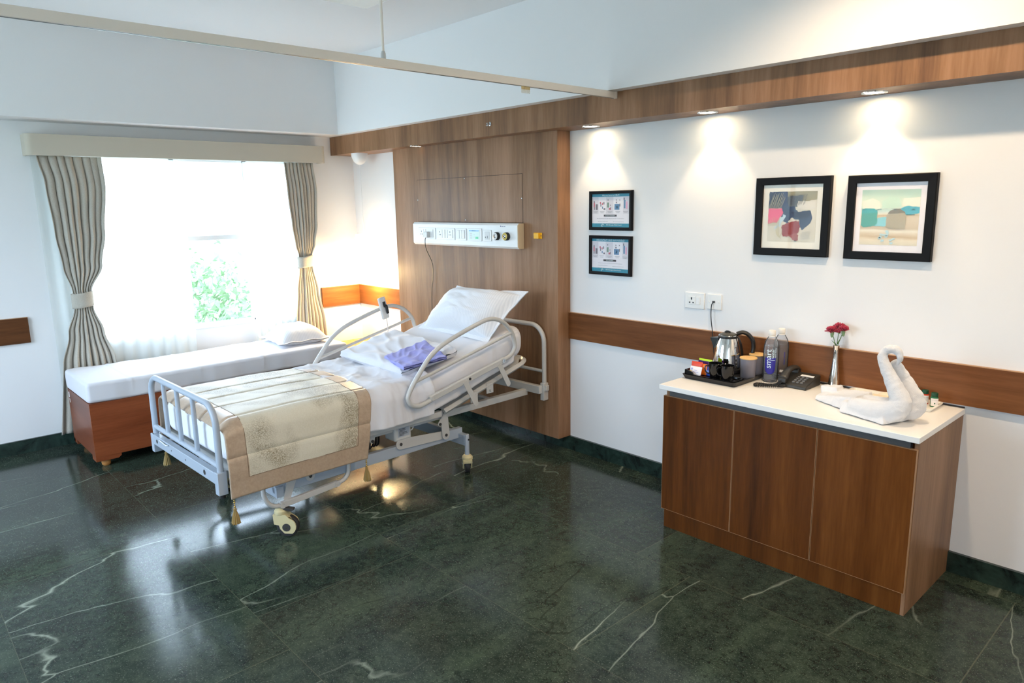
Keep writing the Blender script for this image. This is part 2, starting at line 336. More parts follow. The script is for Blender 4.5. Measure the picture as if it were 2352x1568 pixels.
guard('trim_3', wood_y, 'brown wood wall guard left of the window', (0, .02, RY, -2.765))
guard('trim_4', wood_y, 'brown wood wall guard between curtain and corner', (0, .02, -.42, -.02))
ST(B('trim_5', [wood_v], None, (0, RX, -.2304, 0, 2.219, ZB), smooth=False), 'brown wood soffit beam along the top of the wall')
# bedhead panel
bp = E('bedhead_board', (1.845, -.062, .1)); T(bp, 'tall brown laminate wall panel behind the head of the hospital bed', 'panel')
def wl(x): return x - 1.845
b = MB()
x0, x1, z0, z1, yf = .8752 - 1.845, 2.8158 - 1.845, .0, 2.119, -.062
b.box(x0, x1, yf, .062, z0, z1)
b.build('panel_board', wood_v, bp, bevel=.0015, smooth=False)
# access hatch lies flush: a dark slot round a board
b = MB(); hx0, hx1, hz0, hz1 = wl(1.212), wl(2.48), 1.515, 1.857; g = .003
for q in ((hx0, hx1, yf - .0006, yf, hz1 - g, hz1), (hx0, hx1, yf - .0006, yf, hz0, hz0 + g), (hx0, hx0 + g, yf - .0006, yf, hz0, hz1), (hx1 - g, hx1, yf - .0006, yf, hz0, hz1)): b.box(*q)
b.build('hatch_groove', mat('groove_shadow_brown', srgb(44, 26, 18), .8), bp, smooth=False)
B('access_hatch', wood_v, bp, (hx0 + g, hx1 - g, yf - .0012, yf, hz0 + g, hz1 - g), smooth=False)
for (sxp, szp) in ((1.837, 1.945), (1.217, 1.794), (2.469, 1.787), (1.836, 1.634)):
    b = MB(); b.lathe([(.005, 0), (.005, .001), (.002, .003)], (wl(sxp) , yf - .001, szp - .1), 12, (0, -1, 0)); b.build('screw', steel, bp)
# ------------------------------------------------------------------ window
wf = E('window_1', (-.11, -1.5, 1.46)); ST(wf, 'white framed daylight window')
def win(par, W_, H_, axis, mull, y0=0):
    b = MB(); fw = .045
    def bx(a0, a1, c0, c1, d=.03):
        if axis == 'x': b.box(-d, d, a0, a1, c0, c1)
        else: b.box(a0, a1, -d, d, c0, c1)
    bx(-W_ / 2, W_ / 2, -H_ / 2, -H_ / 2 + fw); bx(-W_ / 2, W_ / 2, H_ / 2 - fw, H_ / 2); bx(-W_ / 2, -W_ / 2 + fw, -H_ / 2, H_ / 2); bx(W_ / 2 - fw, W_ / 2, -H_ / 2, H_ / 2)
    for a in mull[0]: bx(a - .02, a + .02, -H_ / 2, H_ / 2)
    for c, a0, a1 in mull[1]: bx(a0, a1, c - .02, c + .02, .034)
    b.build('window_frame', alum, par, bevel=.002)
    b = MB()
    if axis == 'x': b.box(-.003, .003, -W_ / 2 + .02, W_ / 2 - .02, -H_ / 2 + .02, H_ / 2 - .02)
    else: b.box(-W_ / 2 + .02, W_ / 2 - .02, -.003, .003, -H_ / 2 + .02, H_ / 2 - .02)
    g = bpy.data.materials.get('window_glass')
    if g is None:
        g = bpy.data.materials.new('window_glass'); g.use_nodes = True; t = g.node_tree; t.nodes.remove(t.nodes['Principled BSDF'])
        a = t.nodes.new('ShaderNodeBsdfTransparent'); a.inputs[0].default_value = (.96, .98, .98, 1); c = t.nodes.new('ShaderNodeBsdfGlossy'); c.inputs['Roughness'].default_value = 0; mx = t.nodes.new('ShaderNodeMixShader'); mx.inputs[0].default_value = .06
        t.links.new(a.outputs[0], mx.inputs[1]); t.links.new(c.outputs[0], mx.inputs[2]); t.links.new(mx.outputs[0], t.nodes['Material Output'].inputs[0])
    b.build('pane', g, par, smooth=False)
win(wf, WY1 - WY0, WZ1 - WZ0, 'x', ([-.13, .47], [(.05, -.13, .47)]))
B('window_sill', stone, wf, (-.0, .12, WY0 + 1.5 + .001, WY1 + 1.5 - .001, WZ0 - 1.46 - .0, WZ0 - 1.46 + .012), bevel=.003)
wb_ = E('window_2', (2.0, -5.7, 1.6)); ST(wb_, 'wide window in the wall behind the viewer, window')
win(wb_, 2.6, 1.9, 'y', ([-.4, .4], []))
wc_ = E('fill_window_3', (RX + .1, -4.6, 1.6)); ST(wc_, 'unseen small window added to the end wall for fill light, window')  # unseen window added so daylight brightens the left wall and cabinet side
win(wc_, 1.5, 1.6, 'x', ([0], []))
# ------------------------------------------------------------------ pelmet & curtains
pl = E('curtain_pelmet', (.0, -1.505, 2.215)); T(pl, 'long beige fabric covered pelmet box above the window', 'pelmet')
b = MB(); n = 12; rad = .045; W2, D, hh = 1.145, .15, .073
path = [(-W2, 0)] + [(-W2 + rad - rad * math.cos(a * PI / 2 / n), D - rad + rad * math.sin(a * PI / 2 / n)) for a in range(n + 1)] + [(W2 - rad + rad * math.sin(a * PI / 2 / n), D - rad + rad * math.cos(a * PI / 2 / n)) for a in range(n + 1)] + [(W2, 0)]
inner = [(max(-W2 + .02, min(W2 - .02, y)), max(0, min(D - .02, x))) for y, x in path]
loop = path + inner[::-1]
b.prism([(x, y) for y, x in loop], -hh, hh, 'z'); b.build('pelmet_face', pelm, pl, bevel=.006, seg=3)
B('pelmet_top', pelm, pl, (0, D - .02, -W2 + .02, W2 - .02, hh - .02, hh - .002))
B('curtain_track', alum, pl, (.03, .05, -W2 + .05, W2 - .05, .02, .045), (.08, .1, -W2 + .05, W2 - .05, .02, .045))
def smooth_interp(keys, z):
    for (za, a), (zb, c) in zip(keys, keys[1:]):
        if za >= z >= zb:
            t = (za - z) / (za - zb); t = t * t * (3 - 2 * t) if abs(za - zb) < .35 else t; return tuple(x + (y - x) * t for x, y in zip(a, c))
    return keys[-1][1]
def curtain(name, keys, folds, xk, seed, label, tie):
    # keys: (z, (y_left, y_right, amplitude, x_centre))
    b = MB(); z1 = keys[0][0]; z0 = keys[-1][0]
    def fn(s, t):
        z = z1 + (z0 - z1) * t; yl, yr, am, xc = smooth_interp(keys, z)
        ph = s * folds * 2 * PI + 2.2 * nz3(s * 4, z * .25, seed)
        s2 = s + .35 / folds * math.sin(ph * 1.0) * .6
        a = am * (.8 + .8 * nz3(s * folds * .9, z * .35, seed + 5))
        return (xc + a * math.cos(ph) + .006 * nz3(s * 20, z * 6, seed), yl + (yr - yl) * min(1, max(0, s2)) , z)
    b.grid(fn, folds * 14, 90)
    o = b.build(name, curtm, None, solid=.003)
    T(o, label, 'curtain', 'tied back beige curtains at the window')
    ty0, ty1, tz0, tz1, xc = tie; b = MB(); cy = (ty0 + ty1) / 2; hw = (ty1 - ty0) / 2 + .006
    b.grid(lambda s, t: (xc + .052 * math.cos(2 * PI * s), cy + hw * math.sin(2 * PI * s) * (1 + .02 * math.sin(9 * s)), tz0 + (tz1 - tz0) * t + .008 * math.sin(2 * PI * s)), 40, 6, True)
    b.build('tieback', curtm, o, solid=.005)
    return o
curtain('curtain', [(2.142, (-2.595, -2.18, .020, .095)), (1.95, (-2.565, -2.175, .026, .095)), (1.6, (-2.545, -2.215, .028, .09)), (1.35, (-2.52, -2.26, .026, .085)), (1.16, (-2.475, -2.35, .022, .08)), (1.04, (-2.478, -2.352, .022, .075)), (.85, (-2.54, -2.30, .028, .07)), (.62, (-2.60, -2.245, .030, .065)), (.1, (-2.67, -2.15, .03, .06))], 8, None, 3.3,
        'beige linen curtain tied back at the left side of the window', (-2.478, -2.35, 1.045, 1.155, .08))
curtain('curtain', [(2.142, (-.752, -.475, .020, .095)), (1.9, (-.74, -.455, .024, .095)), (1.6, (-.72, -.47, .026, .09)), (1.42, (-.695, -.50, .024, .085)), (1.32, (-.668, -.535, .022, .08)), (1.22, (-.668, -.535, .022, .075)), (1.0, (-.70, -.49, .026, .07)), (.7, (-.735, -.44, .03, .065)), (.1, (-.77, -.40, .03, .06))], 8, None, 8.1,
        'beige linen curtain tied back beside the bedhead corner', (-.668, -.535, 1.215, 1.315, .08))
def sheer_c(y0, y1, seed, label, folds):
    b = MB()
    def fn(s, t):
        z = 2.142 + (.12 - 2.142) * t; k = min(1, t * 6)
        return (.035 + .010 * math.cos(s * folds * 2 * PI + 1.5 * nz3(s * 4, z, seed)) * (.5 + .5 * k), y0 + (y1 - y0) * (s * (1 - .03 * t)) , z)
    b.grid(fn, folds * 12, 30); T(b.build('sheer_curtain', sheer), label, 'sheer curtain', 'sheer voile curtains over the window')
sheer_c(-2.615, -1.59, 1.0, 'white sheer voile panel covering the left half of the window', 10)
sheer_c(-1.09, -.50, 6.0, 'white sheer voile panel behind the right curtain', 8)

# ------------------------------------------------------------------ trees outdoors
def tree(x, y, h, r, seed, label):
    rnd = random.Random(seed); e = E('tree', (x, y, -3.0)); T(e, label, 'tree', 'trees outside the window')
    b = MB(); b.tube([(0, 0, 0), (.05, .1, h * .4), (-.1, 0, h * .7)], [.18, .13, .06], 8)
    for k in range(5):
        a = rnd.uniform(0, 2 * PI); b.tube([(0, 0, h * .45), (r * .4 * math.cos(a), r * .4 * math.sin(a), h * .65)], [.07, .03], 6)
    b.build('trunk', mat('bark', srgb(110, 92, 76), .9), e)
    b = MB()
    for k in range(3600):
        cl = rnd.randrange(14); rr = random.Random(seed * 31 + cl); c = Vector((rr.uniform(-1, 1) * r * .7, rr.uniform(-1, 1) * r * .7, h * .68 + rr.uniform(-1, 1) * r * .6))
        d = Vector((rnd.gauss(0, 1), rnd.gauss(0, 1), rnd.gauss(0, .8))) * r * .24; p = c + d; sz = rnd.uniform(.05, .11)
        a = Vector((rnd.gauss(0, 1), rnd.gauss(0, 1), rnd.gauss(0, 1))).normalized(); c2 = a.orthogonal().normalized()
        b.add([p - a * sz, p + c2 * sz * .5, p + a * sz, p - c2 * sz * .5], [(0, 1, 2, 3)])
    b.build('foliage', leafm, e, smooth=False)
tree(-8.5, 1.9, 3.25, 1.8, 4, 'leafy green tree seen through the bare pane of the window')
tree(-10.5, 4.2, 3.1, 1.8, 9, 'second leafy tree further off behind the first, outside the window')
ST(B('ground', mat('outdoor_ground', srgb(170, 170, 160), .9), None, (-60, -.5, -40, 40, -3.2, -3.0), smooth=False))

# ------------------------------------------------------------------ pillowed box helper
def pad(b, fn, W_, H_, v0, v1, r, nu=48, nv=60, nse=0.0, seed=0, fold=None):
    """closed cushion-like slab; fn(v)->(z of bottom); cross-section a rounded rectangle W_ x H_, ends rounded by r"""
    Lg = v1 - v0
    def ring(v, shrink):
        hw = W_ / 2 - shrink; hh = H_ / 2 - shrink * .8; rc = min(r, hh * .98); out = []
        per = []
        q = nu // 4
        for ci, (sx_, sy_) in enumerate(((1, 1), (-1, 1), (-1, -1), (1, -1))):
            for k in range(q):
                a = ci * PI / 2 + k / (q - 1) * PI / 2
                out.append((sx_ * (hw - rc) + rc * math.cos(a), sy_ * (hh - rc) + rc * math.sin(a)))
        return out
    vs = []; stations = []
    ne = 7
    for k in range(ne): a = k / ne * PI / 2; stations.append((v0 + r * (1 - math.sin(a)), r * (1 - math.cos(PI / 2 - a)) if 0 else r * (1 - math.cos(a)) * 0))
    stations = []
    for k in range(ne + 1): a = PI / 2 * k / ne; stations.append((v0 + r * (1 - math.cos(a)), r * (1 - math.sin(a)) * .9))
    m_ = nv
    for k in range(1, m_): stations.append((v0 + r + (Lg - 2 * r) * k / m_, 0))
    for k in range(ne + 1): a = PI / 2 * k / ne; stations.append((v1 - r + r * math.sin(a), r * (1 - math.cos(a)) * .9))
    n = None
    for v, sh in stations:
        rg = ring(v, sh); n = len(rg); zb = fn(v)
        for x, z in rg:
            d = nse * nz3(x * 5 + seed, v * 5, z * 6) + nse * .4 * nz3(x * 16, v * 16, z * 16 + seed)
            if fold: d += fold(x, v, z)
            vs.append((x * (1 + d * (.6 if not fold else 2.2)), v, zb + H_ / 2 + z + (d if z > 0 else 0)))
    fs = []
    for i in range(len(stations) - 1):
        fs += [(i * n + k, (i + 1) * n + k, (i + 1) * n + (k + 1) % n, i * n + (k + 1) % n) for k in range(n)]
    fs += [tuple(range(n)), tuple(range((len(stations) - 1) * n, len(stations) * n))[::-1]]
    b.add(vs, fs)
def pillow(name, C4, th, mt, label, M=None, flange=.03, nse=.012, seed=0, par=None, cat='pillow', up=None, n=40):
    """C4: corners (a=-1,b=-1),(1,-1),(1,1),(-1,1)"""
    P = [Vector(p) for p in C4]
    nrm = (P[1] - P[0]).cross(P[3] - P[0]).normalized()
    if up and nrm.dot(Vector(up)) < 0: nrm = -nrm
    def base(a, c):
        s, t = (a + 1) / 2, (c + 1) / 2
        # edges pull in between the corners
        pinch = .035
        s2 = .5 + (s - .5) * (1 - pinch * (1 - (2 * t - 1) ** 2) * 2); t2 = .5 + (t - .5) * (1 - pinch * (1 - (2 * s - 1) ** 2) * 2)
        return P[0] * (1 - s2) * (1 - t2) + P[1] * s2 * (1 - t2) + P[2] * s2 * t2 + P[3] * (1 - s2) * t2
    b = MB()
    W_ = (P[1] - P[0]).length; Hh = (P[3] - P[0]).length; fa, fb = 1 - 2 * flange / W_, 1 - 2 * flange / Hh
    def th_(a, c):
        x, y = min(1, abs(a) / fa), min(1, abs(c) / fb)
        return th * (max(0, (1 - x ** 2.6)) * max(0, (1 - y ** 2.6))) ** .55 + .0035
    for sg in (1, -1):
        b.grid(lambda s, t: base(2 * s - 1, 2 * t - 1) + nrm * (sg * th_(2 * s - 1, 2 * t - 1) * (1 if sg > 0 else .55) + nse * nz3(s * 3 + seed, t * 3) * (1 - abs(2 * s - 1) ** 4) + nse * .7 * abs(nz3(s * 5 + seed * 2, t * 9 + 3)) * th_(2 * s - 1, 2 * t - 1) / th) + nrm * .008 * nz3(s * 6, t * 6, seed), n, n)
    o = b.build(name, mt, par)
    if M is not None: o.matrix_world = M
    T(o, label, cat); return o

# ------------------------------------------------------------------ daybed
db = E('daybed', (.45, -1.6, 0)); T(db, 'low red-brown wooden attendant daybed box on round feet under the window', 'daybed')
L0, L1 = -1.0, 1.0; X0, X1 = -.31, .335
b = MB(); b.box(X1 - .02, X1, L0, L1, .08, .4615); b.build('front_panel', wood_red, db, bevel=.001)
b = MB(); b.box(X0, X1 - .02, L0, L0 + .02, .08, .4615); b.box(X0, X1 - .02, L1 - .02, L1, .08, .4615); b.box(X0, X0 + .02, L0 + .02, L1 - .02, .08, .4615); b.build('end_panels', wood_red_x, db, bevel=.001)
B('base_board', wood_red, db, (X0 + .02, X1 - .02, L0 + .02, L1 - .02, .42, .44))
for y in (L0, L1 - .16):
    fl = y > 0; P_ = [(y, .05), (y + .14, .05), (y + .16, .065), (y + .16, .08), (y, .08)]
    if fl: P_ = [(2 * y + .16 - p_, q_) for p_, q_ in P_][::-1]
    for xa, xb, xc in ((X1 - .03, X1, X1 - .1), (X0, X0 + .03, X0)):
        b = MB(); b.prism(P_, xa, xb, 'x'); yy = y if not fl else y + .14; b.box(xc if xc == X0 else xc, (X0 + .1) if xc == X0 else xa, yy, yy + .02, .05, .08); b.build('plinth_block', wood_red, db)
for x in (X0 + .06, X1 - .055):
    for y in (L0 + .07, L1 - .07):
        b = MB(); b.lathe([(.016, .05), (.018, .046), (.026, .04), (.03, .025), (.028, .01), (.018, 0)], (x, y, 0), 20); b.build('foot', wood_light, db)
b = MB(); b.box(X0 + .02, X0 + .045, L0 - .0005, L0, .40, .44); b.box(X0 + .025, X0 + .045, L0 - .0005, L0, .36, .39); b.build('sticker', white_p, db, smooth=False)
def dfold(x, v, z):
    d = 0
    if z > .03: d += .004 * math.exp(-((x + .03) / .010) ** 2) + sum(.004 * math.exp(-((v - q) / .010) ** 2) for q in (-.72, -.25, .24, .7))
    else: d += .016 * crease(v * 3.5 + z * 6, z * 9, 2.4, 6) - .006 + .010 * nz3(v * 9, z * 8, 2)
    return d
def crease(x, y, k, seed): return (1 - min(1, abs(nz3(x, y, seed)) * k))
b = MB(); pad(b, lambda v: .463 + .004 * math.sin(v * 3), .655, .142, -1.005, .99, .026, nu=72, nv=190, nse=.005, seed=2, fold=dfold)
T(b.build('daybed_mattress', sheetm, None, loc=(.455, -1.6, 0)), 'thin white sheeted mattress on the daybed under the window', 'mattress')
pillow('pillow', [(.17, -1.13, .645), (.66, -1.17, .645), (.665, -.68, .645), (.15, -.65, .645)], .125, stripe_y, 'white striped pillow lying flat on the daybed mattress', up=(0, 0, 1), seed=4)

# side table in the corner
st = E('side_table', (.42, -.27, 0)); T(st, 'light wood side table in the corner between daybed and bedhead panel', 'side table')
B('table_top', wood_light, st, (-.24, .24, -.2, .2, .475, .5), bevel=.002)
B('cabinet_body', wood_door, st, (-.22, .22, -.19, .19, .06, .475), bevel=.002)
B('drawer', wood_door, st, (-.21, .21, -.205, -.19, .3, .46), bevel=.002)
for x in (-.2, .2):
    for y in (-.17, .17): B('leg', wood_door, st, (x - .02, x + .02, y - .02, y + .02, 0, .06))

# pendant lamp in the corner
pn = E('pendant_lamp', (.385, -.155, 2.219)); T(pn, 'white pendant lamp hanging from the wood soffit in the corner', 'lamp')
b = MB(); b.lathe([(.074 * math.cos(a * PI / 2 / 14), -.1 * math.sin(a * PI / 2 / 14)) for a in range(14)] + [(.008, -.1), (.008, -.118), (.0, -.118)][:3], (0, 0, 0), 36); b.build('ceiling_cup', white_p, pn)
b = MB(); b.tube([(0, 0, -.11), (.002, 0, -.4), (0, 0, -.72)], .0022, 6); b.build('cord', white_p, pn)
shade = bpy.data.materials.new('lit_lampshade'); shade.use_nodes = True; q = shade.node_tree.nodes['Principled BSDF']; q.inputs['Base Color'].default_value = (.95, .9, .8, 1); q.inputs['Roughness'].default_value = .8; q.inputs['Emission Color'].default_value = (1, .86, .66, 1); q.inputs['Emission Strength'].default_value = 3.2
b = MB(); b.lathe([(.075, -.72), (.08, -.74), (.135, -1.03)], (0, 0, 0), 40); b.lathe([(.0, -.72), (.075, -.72)], (0, 0, 0), 40)
b.v = b.v; o = b.build('lamp_shade', shade, pn)
b = MB(); b.ball((0, 0, -.93), .035, 16); bulbm = mat('bulb', (1, .8, .5, 1), .5, Emission_Color=(1, .72, .4, 1), Emission_Strength=3.0); b.build('bulb', bulbm, pn)
l = bpy.data.lights.new('pendant_bulb_light', 'POINT'); l.energy = 60; l.color = (1, .72, .34); l.shadow_soft_size = .06; o = bpy.data.objects.new('pendant_bulb_light', l); o.location = (.385, -.155, 1.13); COL.objects.link(o)
# ------------------------------------------------------------------ soffit downlights
glow = mat('downlight_lens', (1, .95, .85, 1), .4, Emission_Color=(1, .9, .74, 1), Emission_Strength=14.0)
glow_dim = mat('downlight_lens_dim', (1, .95, .9, 1), .4, Emission_Color=(1, .9, .8, 1), Emission_Strength=.4)
def downlight(x, y, z, label, lit=True, grp='recessed downlights under the wood soffit', r=.056):
    d = E('downlight', (x, y, z)); T(d, label, 'downlight', grp)
    b = MB(); b.lathe([(r * .72, -.0005), (r * .76, -.004), (r, -.004), (r + .001, 0)], (0, 0, 0), 32); b.build('trim_ring', chrome if r < .06 else white_p, d)
    b = MB(); b.lathe([(0, -.0015), (r * .72, -.0015)], (0, 0, 0), 32); b.build('lens', glow if lit else glow_dim, d)
DX = [(3.10, 'downlight above the two small framed notices'), (3.935, 'downlight between the notices and the framed pictures, above the wall sockets'), (4.80, 'downlight above the two framed pictures')]
for x, lb in DX:
    downlight(x, -.115, 2.219, lb)
    spot('soffit_spot', (x, -.115, 2.208), 11, 84, (1, .74, .44), .45, .02, (x, -.095, 0))
downlight(1.30, -.177, 2.219, 'unlit-looking downlight over the bedhead panel near the corner', False)
for x, y, lb in ((5.0, -1.03, 'warm ceiling downlight above the cabinet'), (6.9, -1.03, 'warm ceiling downlight near the end wall')):
    downlight(x, y, H, lb, True, 'warm ceiling downlights', .07)
    spot('ceiling_spot', (x, y, H - .02), 95, 150, (1, .74, .48), .6, .05, (x, y, 0))
downlight(5.9, -3.0, H, 'unseen warm ceiling downlight added as fill above the viewer', True, 'warm ceiling downlights', .07)  # unseen lamp added as warm fill for the right side and floor
spot('ceiling_spot', (5.9, -3.0, H - .02), 75, 150, (1, .74, .48), .7, .05, (5.9, -3.0, 0))  # light of the added fill lamp
# ceiling light panel (its corner shows at the top edge)
cp = E('ceiling_hatch', (2.0 - .3 + .0, -1.31, H)); T(cp, 'flat white square panel on the ceiling at the top edge of the view', 'ceiling panel')
B('panel_frame', alum, cp, (-.3, .3, -.3, .3, -.02, 0), bevel=.003); B('diffuser', white_c, cp, (-.285, .285, -.285, .285, -.022, -.02))
cp.location = (2.3, -1.31, H)
# ------------------------------------------------------------------ curtain rail
tr = E('curtain_rail', (3.39, -.2304, 2.361)); T(tr, 'long cream ceiling hung privacy curtain rail running over the bed', 'curtain rail')
railm = mat('cream_rail', srgb(238, 230, 218), .3)
b = MB(); b.box(-.012, .012, -5.0, -.002, -.018, .018); b.box(-.006, .006, -4.99, -.003, -.0182, -.012); b.build('rail', railm, tr, bevel=.0015)
B('rail_slot', dark_grey, tr, (-.004, .004, -4.98, -.01, -.0188, -.0183), smooth=False)
b = MB(); b.box(-.013, .0135, -.02, 0, -.0195, .0195); b.build('end_cap', railm, tr, bevel=.001)
b = MB(); b.cyl((0, -1.583, .018), (0, -1.583, H - 2.361), .006, 12); b.build('drop_rod', railm, tr)
b = MB(); b.lathe([(.011, .018), (.011, .04), (.007, .05)], (0, -1.583, 0), 16); b.build('rod_clamp', plast_grey, tr)
hook = mat('yellowed_clear_plastic', srgb(214, 190, 140), .3)
for k in range(7):
    b = MB(); y = -.70 - .009 * k; b.lathe([(.004, -.018), (.004, -.02), (.003, -.034)], (0, y, 0), 8); b.tube([(0, y, -.034), (.004, y, -.042), (0, y, -.052), (-.004, y, -.045), (0, y, -.036)], .0009, 5); b.build('glider_hook', hook, tr)
# small valve on the soffit face
vv = E('soffit_hook', (2.266, -.2304, 2.30)); T(vv, 'small silver wall hook fixed to the wood soffit above the bed', 'hook')
b = MB(); b.lathe([(.014, 0), (.014, .004), (.008, .006)], (.006, 0, 0), 20, (0, -1, 0)); b.tube([(.006, -.004, 0), (.006, -.02, -.002), (.012, -.028, -.008), (.006, -.03, -.016)], .004, 8); b.build('hook_arm', steel, vv)
b = MB(); b.tube([(-.02, -.003, .005), (-.018, -.015, .002), (-.012, -.018, -.006), (-.02, -.015, -.01)], .0035, 8); b.ball((-.018, -.006, .006), .006, 10); b.build('catch', steel, vv)

# ------------------------------------------------------------------ bedhead trunking
tk = E('bedhead_trunking', (1.85, -.124, 1.435)); T(tk, 'white wall mounted bedhead service trunking with sockets and gas outlets', 'trunking unit')
b = MB(); c = .014
b.prism([(0, 0), (-.046, 0), (-.06, c), (-.06, .179 - c), (-.046, .179), (0, .179)], -.632, .632, 'x'); b.build('housing', white_p, tk)
endm = mat('cream_end_cap', srgb(226, 208, 176), .4)
for xa in (.632, -.636):
    b = MB(); b.prism([(0, 0), (-.044, 0), (-.058, c), (-.058, .179 - c), (-.044, .179), (0, .179)], xa, xa + .004, 'x'); b.build('end_cap', endm, tk)
fy = -.06
def mod(x0, x1, z0=.047, z1=.138):
    e = B('switch_plate', white_p, tk, (x0, x1, fy - .006, fy, z0, z1), bevel=.003, seg=3); return e
def holes(par, cx, cz, s=1):
    b = MB()
    for dx, dz, r in ((0, .014, .0035), (-.009, -.008, .003), (.009, -.008, .003)): b.box(cx + dx * s - r * s, cx + dx * s + r * s, fy - .0105, fy - .010, cz + dz * s - r * 1.5 * s, cz + dz * s + r * 1.5 * s)
    b.build('socket_holes', black_matt, par, smooth=False)
X = lambda x: x - 1.85
p = mod(X(1.30), X(1.53)); B('module', white_p, p, (X(1.32), X(1.375), fy - .010, fy - .006, .062, .125), (X(1.38), X(1.405), fy - .011, fy - .006, .062, .125), (X(1.41), X(1.50), fy - .010, fy - .006, .062, .125), bevel=.001); holes(p, X(1.347), .094)
p = mod(X(1.545), X(1.778)); B('module', white_p, p, (X(1.565), X(1.623), fy - .010, fy - .006, .062, .125), (X(1.633), X(1.66), fy - .012, fy - .006, .062, .125), (X(1.664), X(1.69), fy - .009, fy - .006, .062, .125), (X(1.697), X(1.755), fy - .010, fy - .006, .062, .125), bevel=.001); holes(p, X(1.594), .094); holes(p, X(1.724), .094)
p = mod(X(1.793), X(1.92));
for k in range(3): B('rocker', white_p, p, (X(1.815 + .03 * k), X(1.842 + .03 * k), fy - .012, fy - .006, .062, .125), bevel=.002)
p = mod(X(1.937), X(2.10), .045, .14); B('membrane', mat('pale_green_panel', srgb(214, 232, 222), .4), p, (X(1.952), X(2.08), fy - .0068, fy - .006, .055, .13), smooth=False)
B('blue_strip', mat('light_blue_print', srgb(140, 190, 232), .5), p, (X(1.955), X(2.07), fy - .0072, fy - .0068, .118, .126), smooth=False)
B('green_key', mat('mint_key', srgb(120, 214, 166), .5), p, (X(2.03), X(2.062), fy - .0076, fy - .0068, .062, .078), smooth=False)
B('grey_key', plast_grey, p, *[(X(1.965), X(1.99), fy - .0074, fy - .0068, z, z + .008) for z in (.064, .08, .096)], *[(X(2.01), X(2.018), fy - .0074, fy - .0068, z, z + .006) for z in (.072, .09)], smooth=False)
txt('lettering', 'NURSE CALL', .008, mat('blue_ink', srgb(60, 90, 160), .6), p, (X(2.012), fy - .0074, .1215), (PI / 2, 0, 0))
p = mod(X(2.118), X(2.208), .048, .13); B('data_port', plast_grey, p, (X(2.135), X(2.19), fy - .0075, fy - .006, .06, .118), bevel=.001); B('port_slot', dark_grey, p, (X(2.142), X(2.15), fy - .008, fy - .0075, .072, .082), (X(2.165), X(2.17), fy - .008, fy - .0075, .07, .088), smooth=False)
for cx, mm, lb in ((2.272, white_p, 'white collared gas outlet'), (2.378, mat('yellow_collar', srgb(206, 184, 90), .4), 'yellow collared gas outlet')):
    b = MB(); b.lathe([(.029, 0), (.029, .022), (.026, .026)], (X(cx), fy, .088), 28, (0, -1, 0)); g_ = b.build('gas_outlet', black_matt, tk); g_['label'] = lb
    b = MB(); b.lathe([(.026, .0), (.026, .028), (.018, .031), (.017, .027)], (X(cx), fy, .088), 28, (0, -1, 0)); b.build('outlet_collar', mm, g_)
    b = MB(); b.lathe([(.012, .026), (.012, .031), (.006, .033), (.006, .027)], (X(cx), fy, .088), 20, (0, -1, 0)); b.build('outlet_probe', steel, g_)
txt('maker_mark', '\u25cf ones care', .011, mat('navy_ink', srgb(70, 84, 130), .6), tk, (X(2.33), fy - .0003, .158), (PI / 2, 0, 0))
# charger + cable
ch = E('plug_charger', (1.44, -.194, 1.52)); T(ch, 'white plug with black cable in the bedhead trunking', 'charger')
B('plug_body', plast_grey, ch, (-.022, .022, -.03, .0, -.025, .022), bevel=.005, seg=3)
b = MB(); b.tube(crv([(-.005, -.02, -.02), (-.02, -.02, -.05), (-.03, -.005, -.12), (-.022, .045, -.24), (-.03, .05, -.36), (-.04, .045, -.45), (-.045, .042, -.58), (-.03, .03, -.72)], 8), .0028, 8); b.build('cable', black_matt, ch)
# yellow box
yb = E('yellow_bumper', (2.628, -.124, 1.53)); T(yb, 'small yellow plastic box fixed to the bedhead panel', 'wall box')
ym = mat('yellow_plastic', srgb(238, 178, 30), .35); b = MB(); b.prism([(0, -.02), (-.022, -.02), (-.024, .018), (-.018, .021), (0, .021)], -.022, .026, 'x'); b.build('body', ym, yb, bevel=.002)
b = MB(); b.box(-.04, .041, -.004, 0, -.021, .021); b.build('flange', ym, yb, bevel=.002); b = MB(); b.lathe([(.004, 0), (.004, .0045)], (.034, -.0005, 0), 10, (0, -1, 0)); b.build('screw', dark_grey, yb)

# ------------------------------------------------------------------ wall sockets
def plate(name, x0, x1, z0, z1, label):
    e = E(name, ((x0 + x1) / 2, 0, (z0 + z1) / 2)); T(e, label, 'wall socket'); w, h = (x1 - x0) / 2, (z1 - z0) / 2
    B('plate', white_p, e, (-w, w, -.009, 0, -h, h), bevel=.004, seg=3); return e
e = plate('power_socket', 3.754, 3.887, 1.121, 1.218, 'white power socket with switch on the wall above the kettle')
B('socket_module', white_p, e, (-.041, .006, -.012, -.009, -.024, .025), bevel=.001); B('rocker', white_p, e, (.015, .04, -.0135, -.009, -.022, .024), bevel=.002)
b = MB()
for dx, dz, r in ((-.018, .014, .0045), (-.018, .007, .003), (-.03, -.012, .0042), (-.006, -.012, .0042)): b.box(dx - r, dx + r, -.0127, -.012, dz - r, dz + r)
b.build('socket_holes', black_matt, e, smooth=False)
e = plate('phone_socket', 3.905, 4.0, 1.127, 1.218, 'white telephone wall plate with black cord plugged in')
B('jack', black_matt, e, (-.008, .006, -.016, -.009, -.004, .006))
for x in (-.034, .03):
    b = MB(); b.lathe([(.005, 0), (.004, .002)], (x, -.009, 0), 12, (0, -1, 0)); b.build('screw', white_p, e)
b = MB(); b.tube(crv([(3.95, -.016, 1.172), (3.944, -.022, 1.15), (3.948, -.028, 1.08), (3.965, -.03, .98), (3.975, -.028, .88), (3.982, -.026, .815)], 8), .0026, 8)
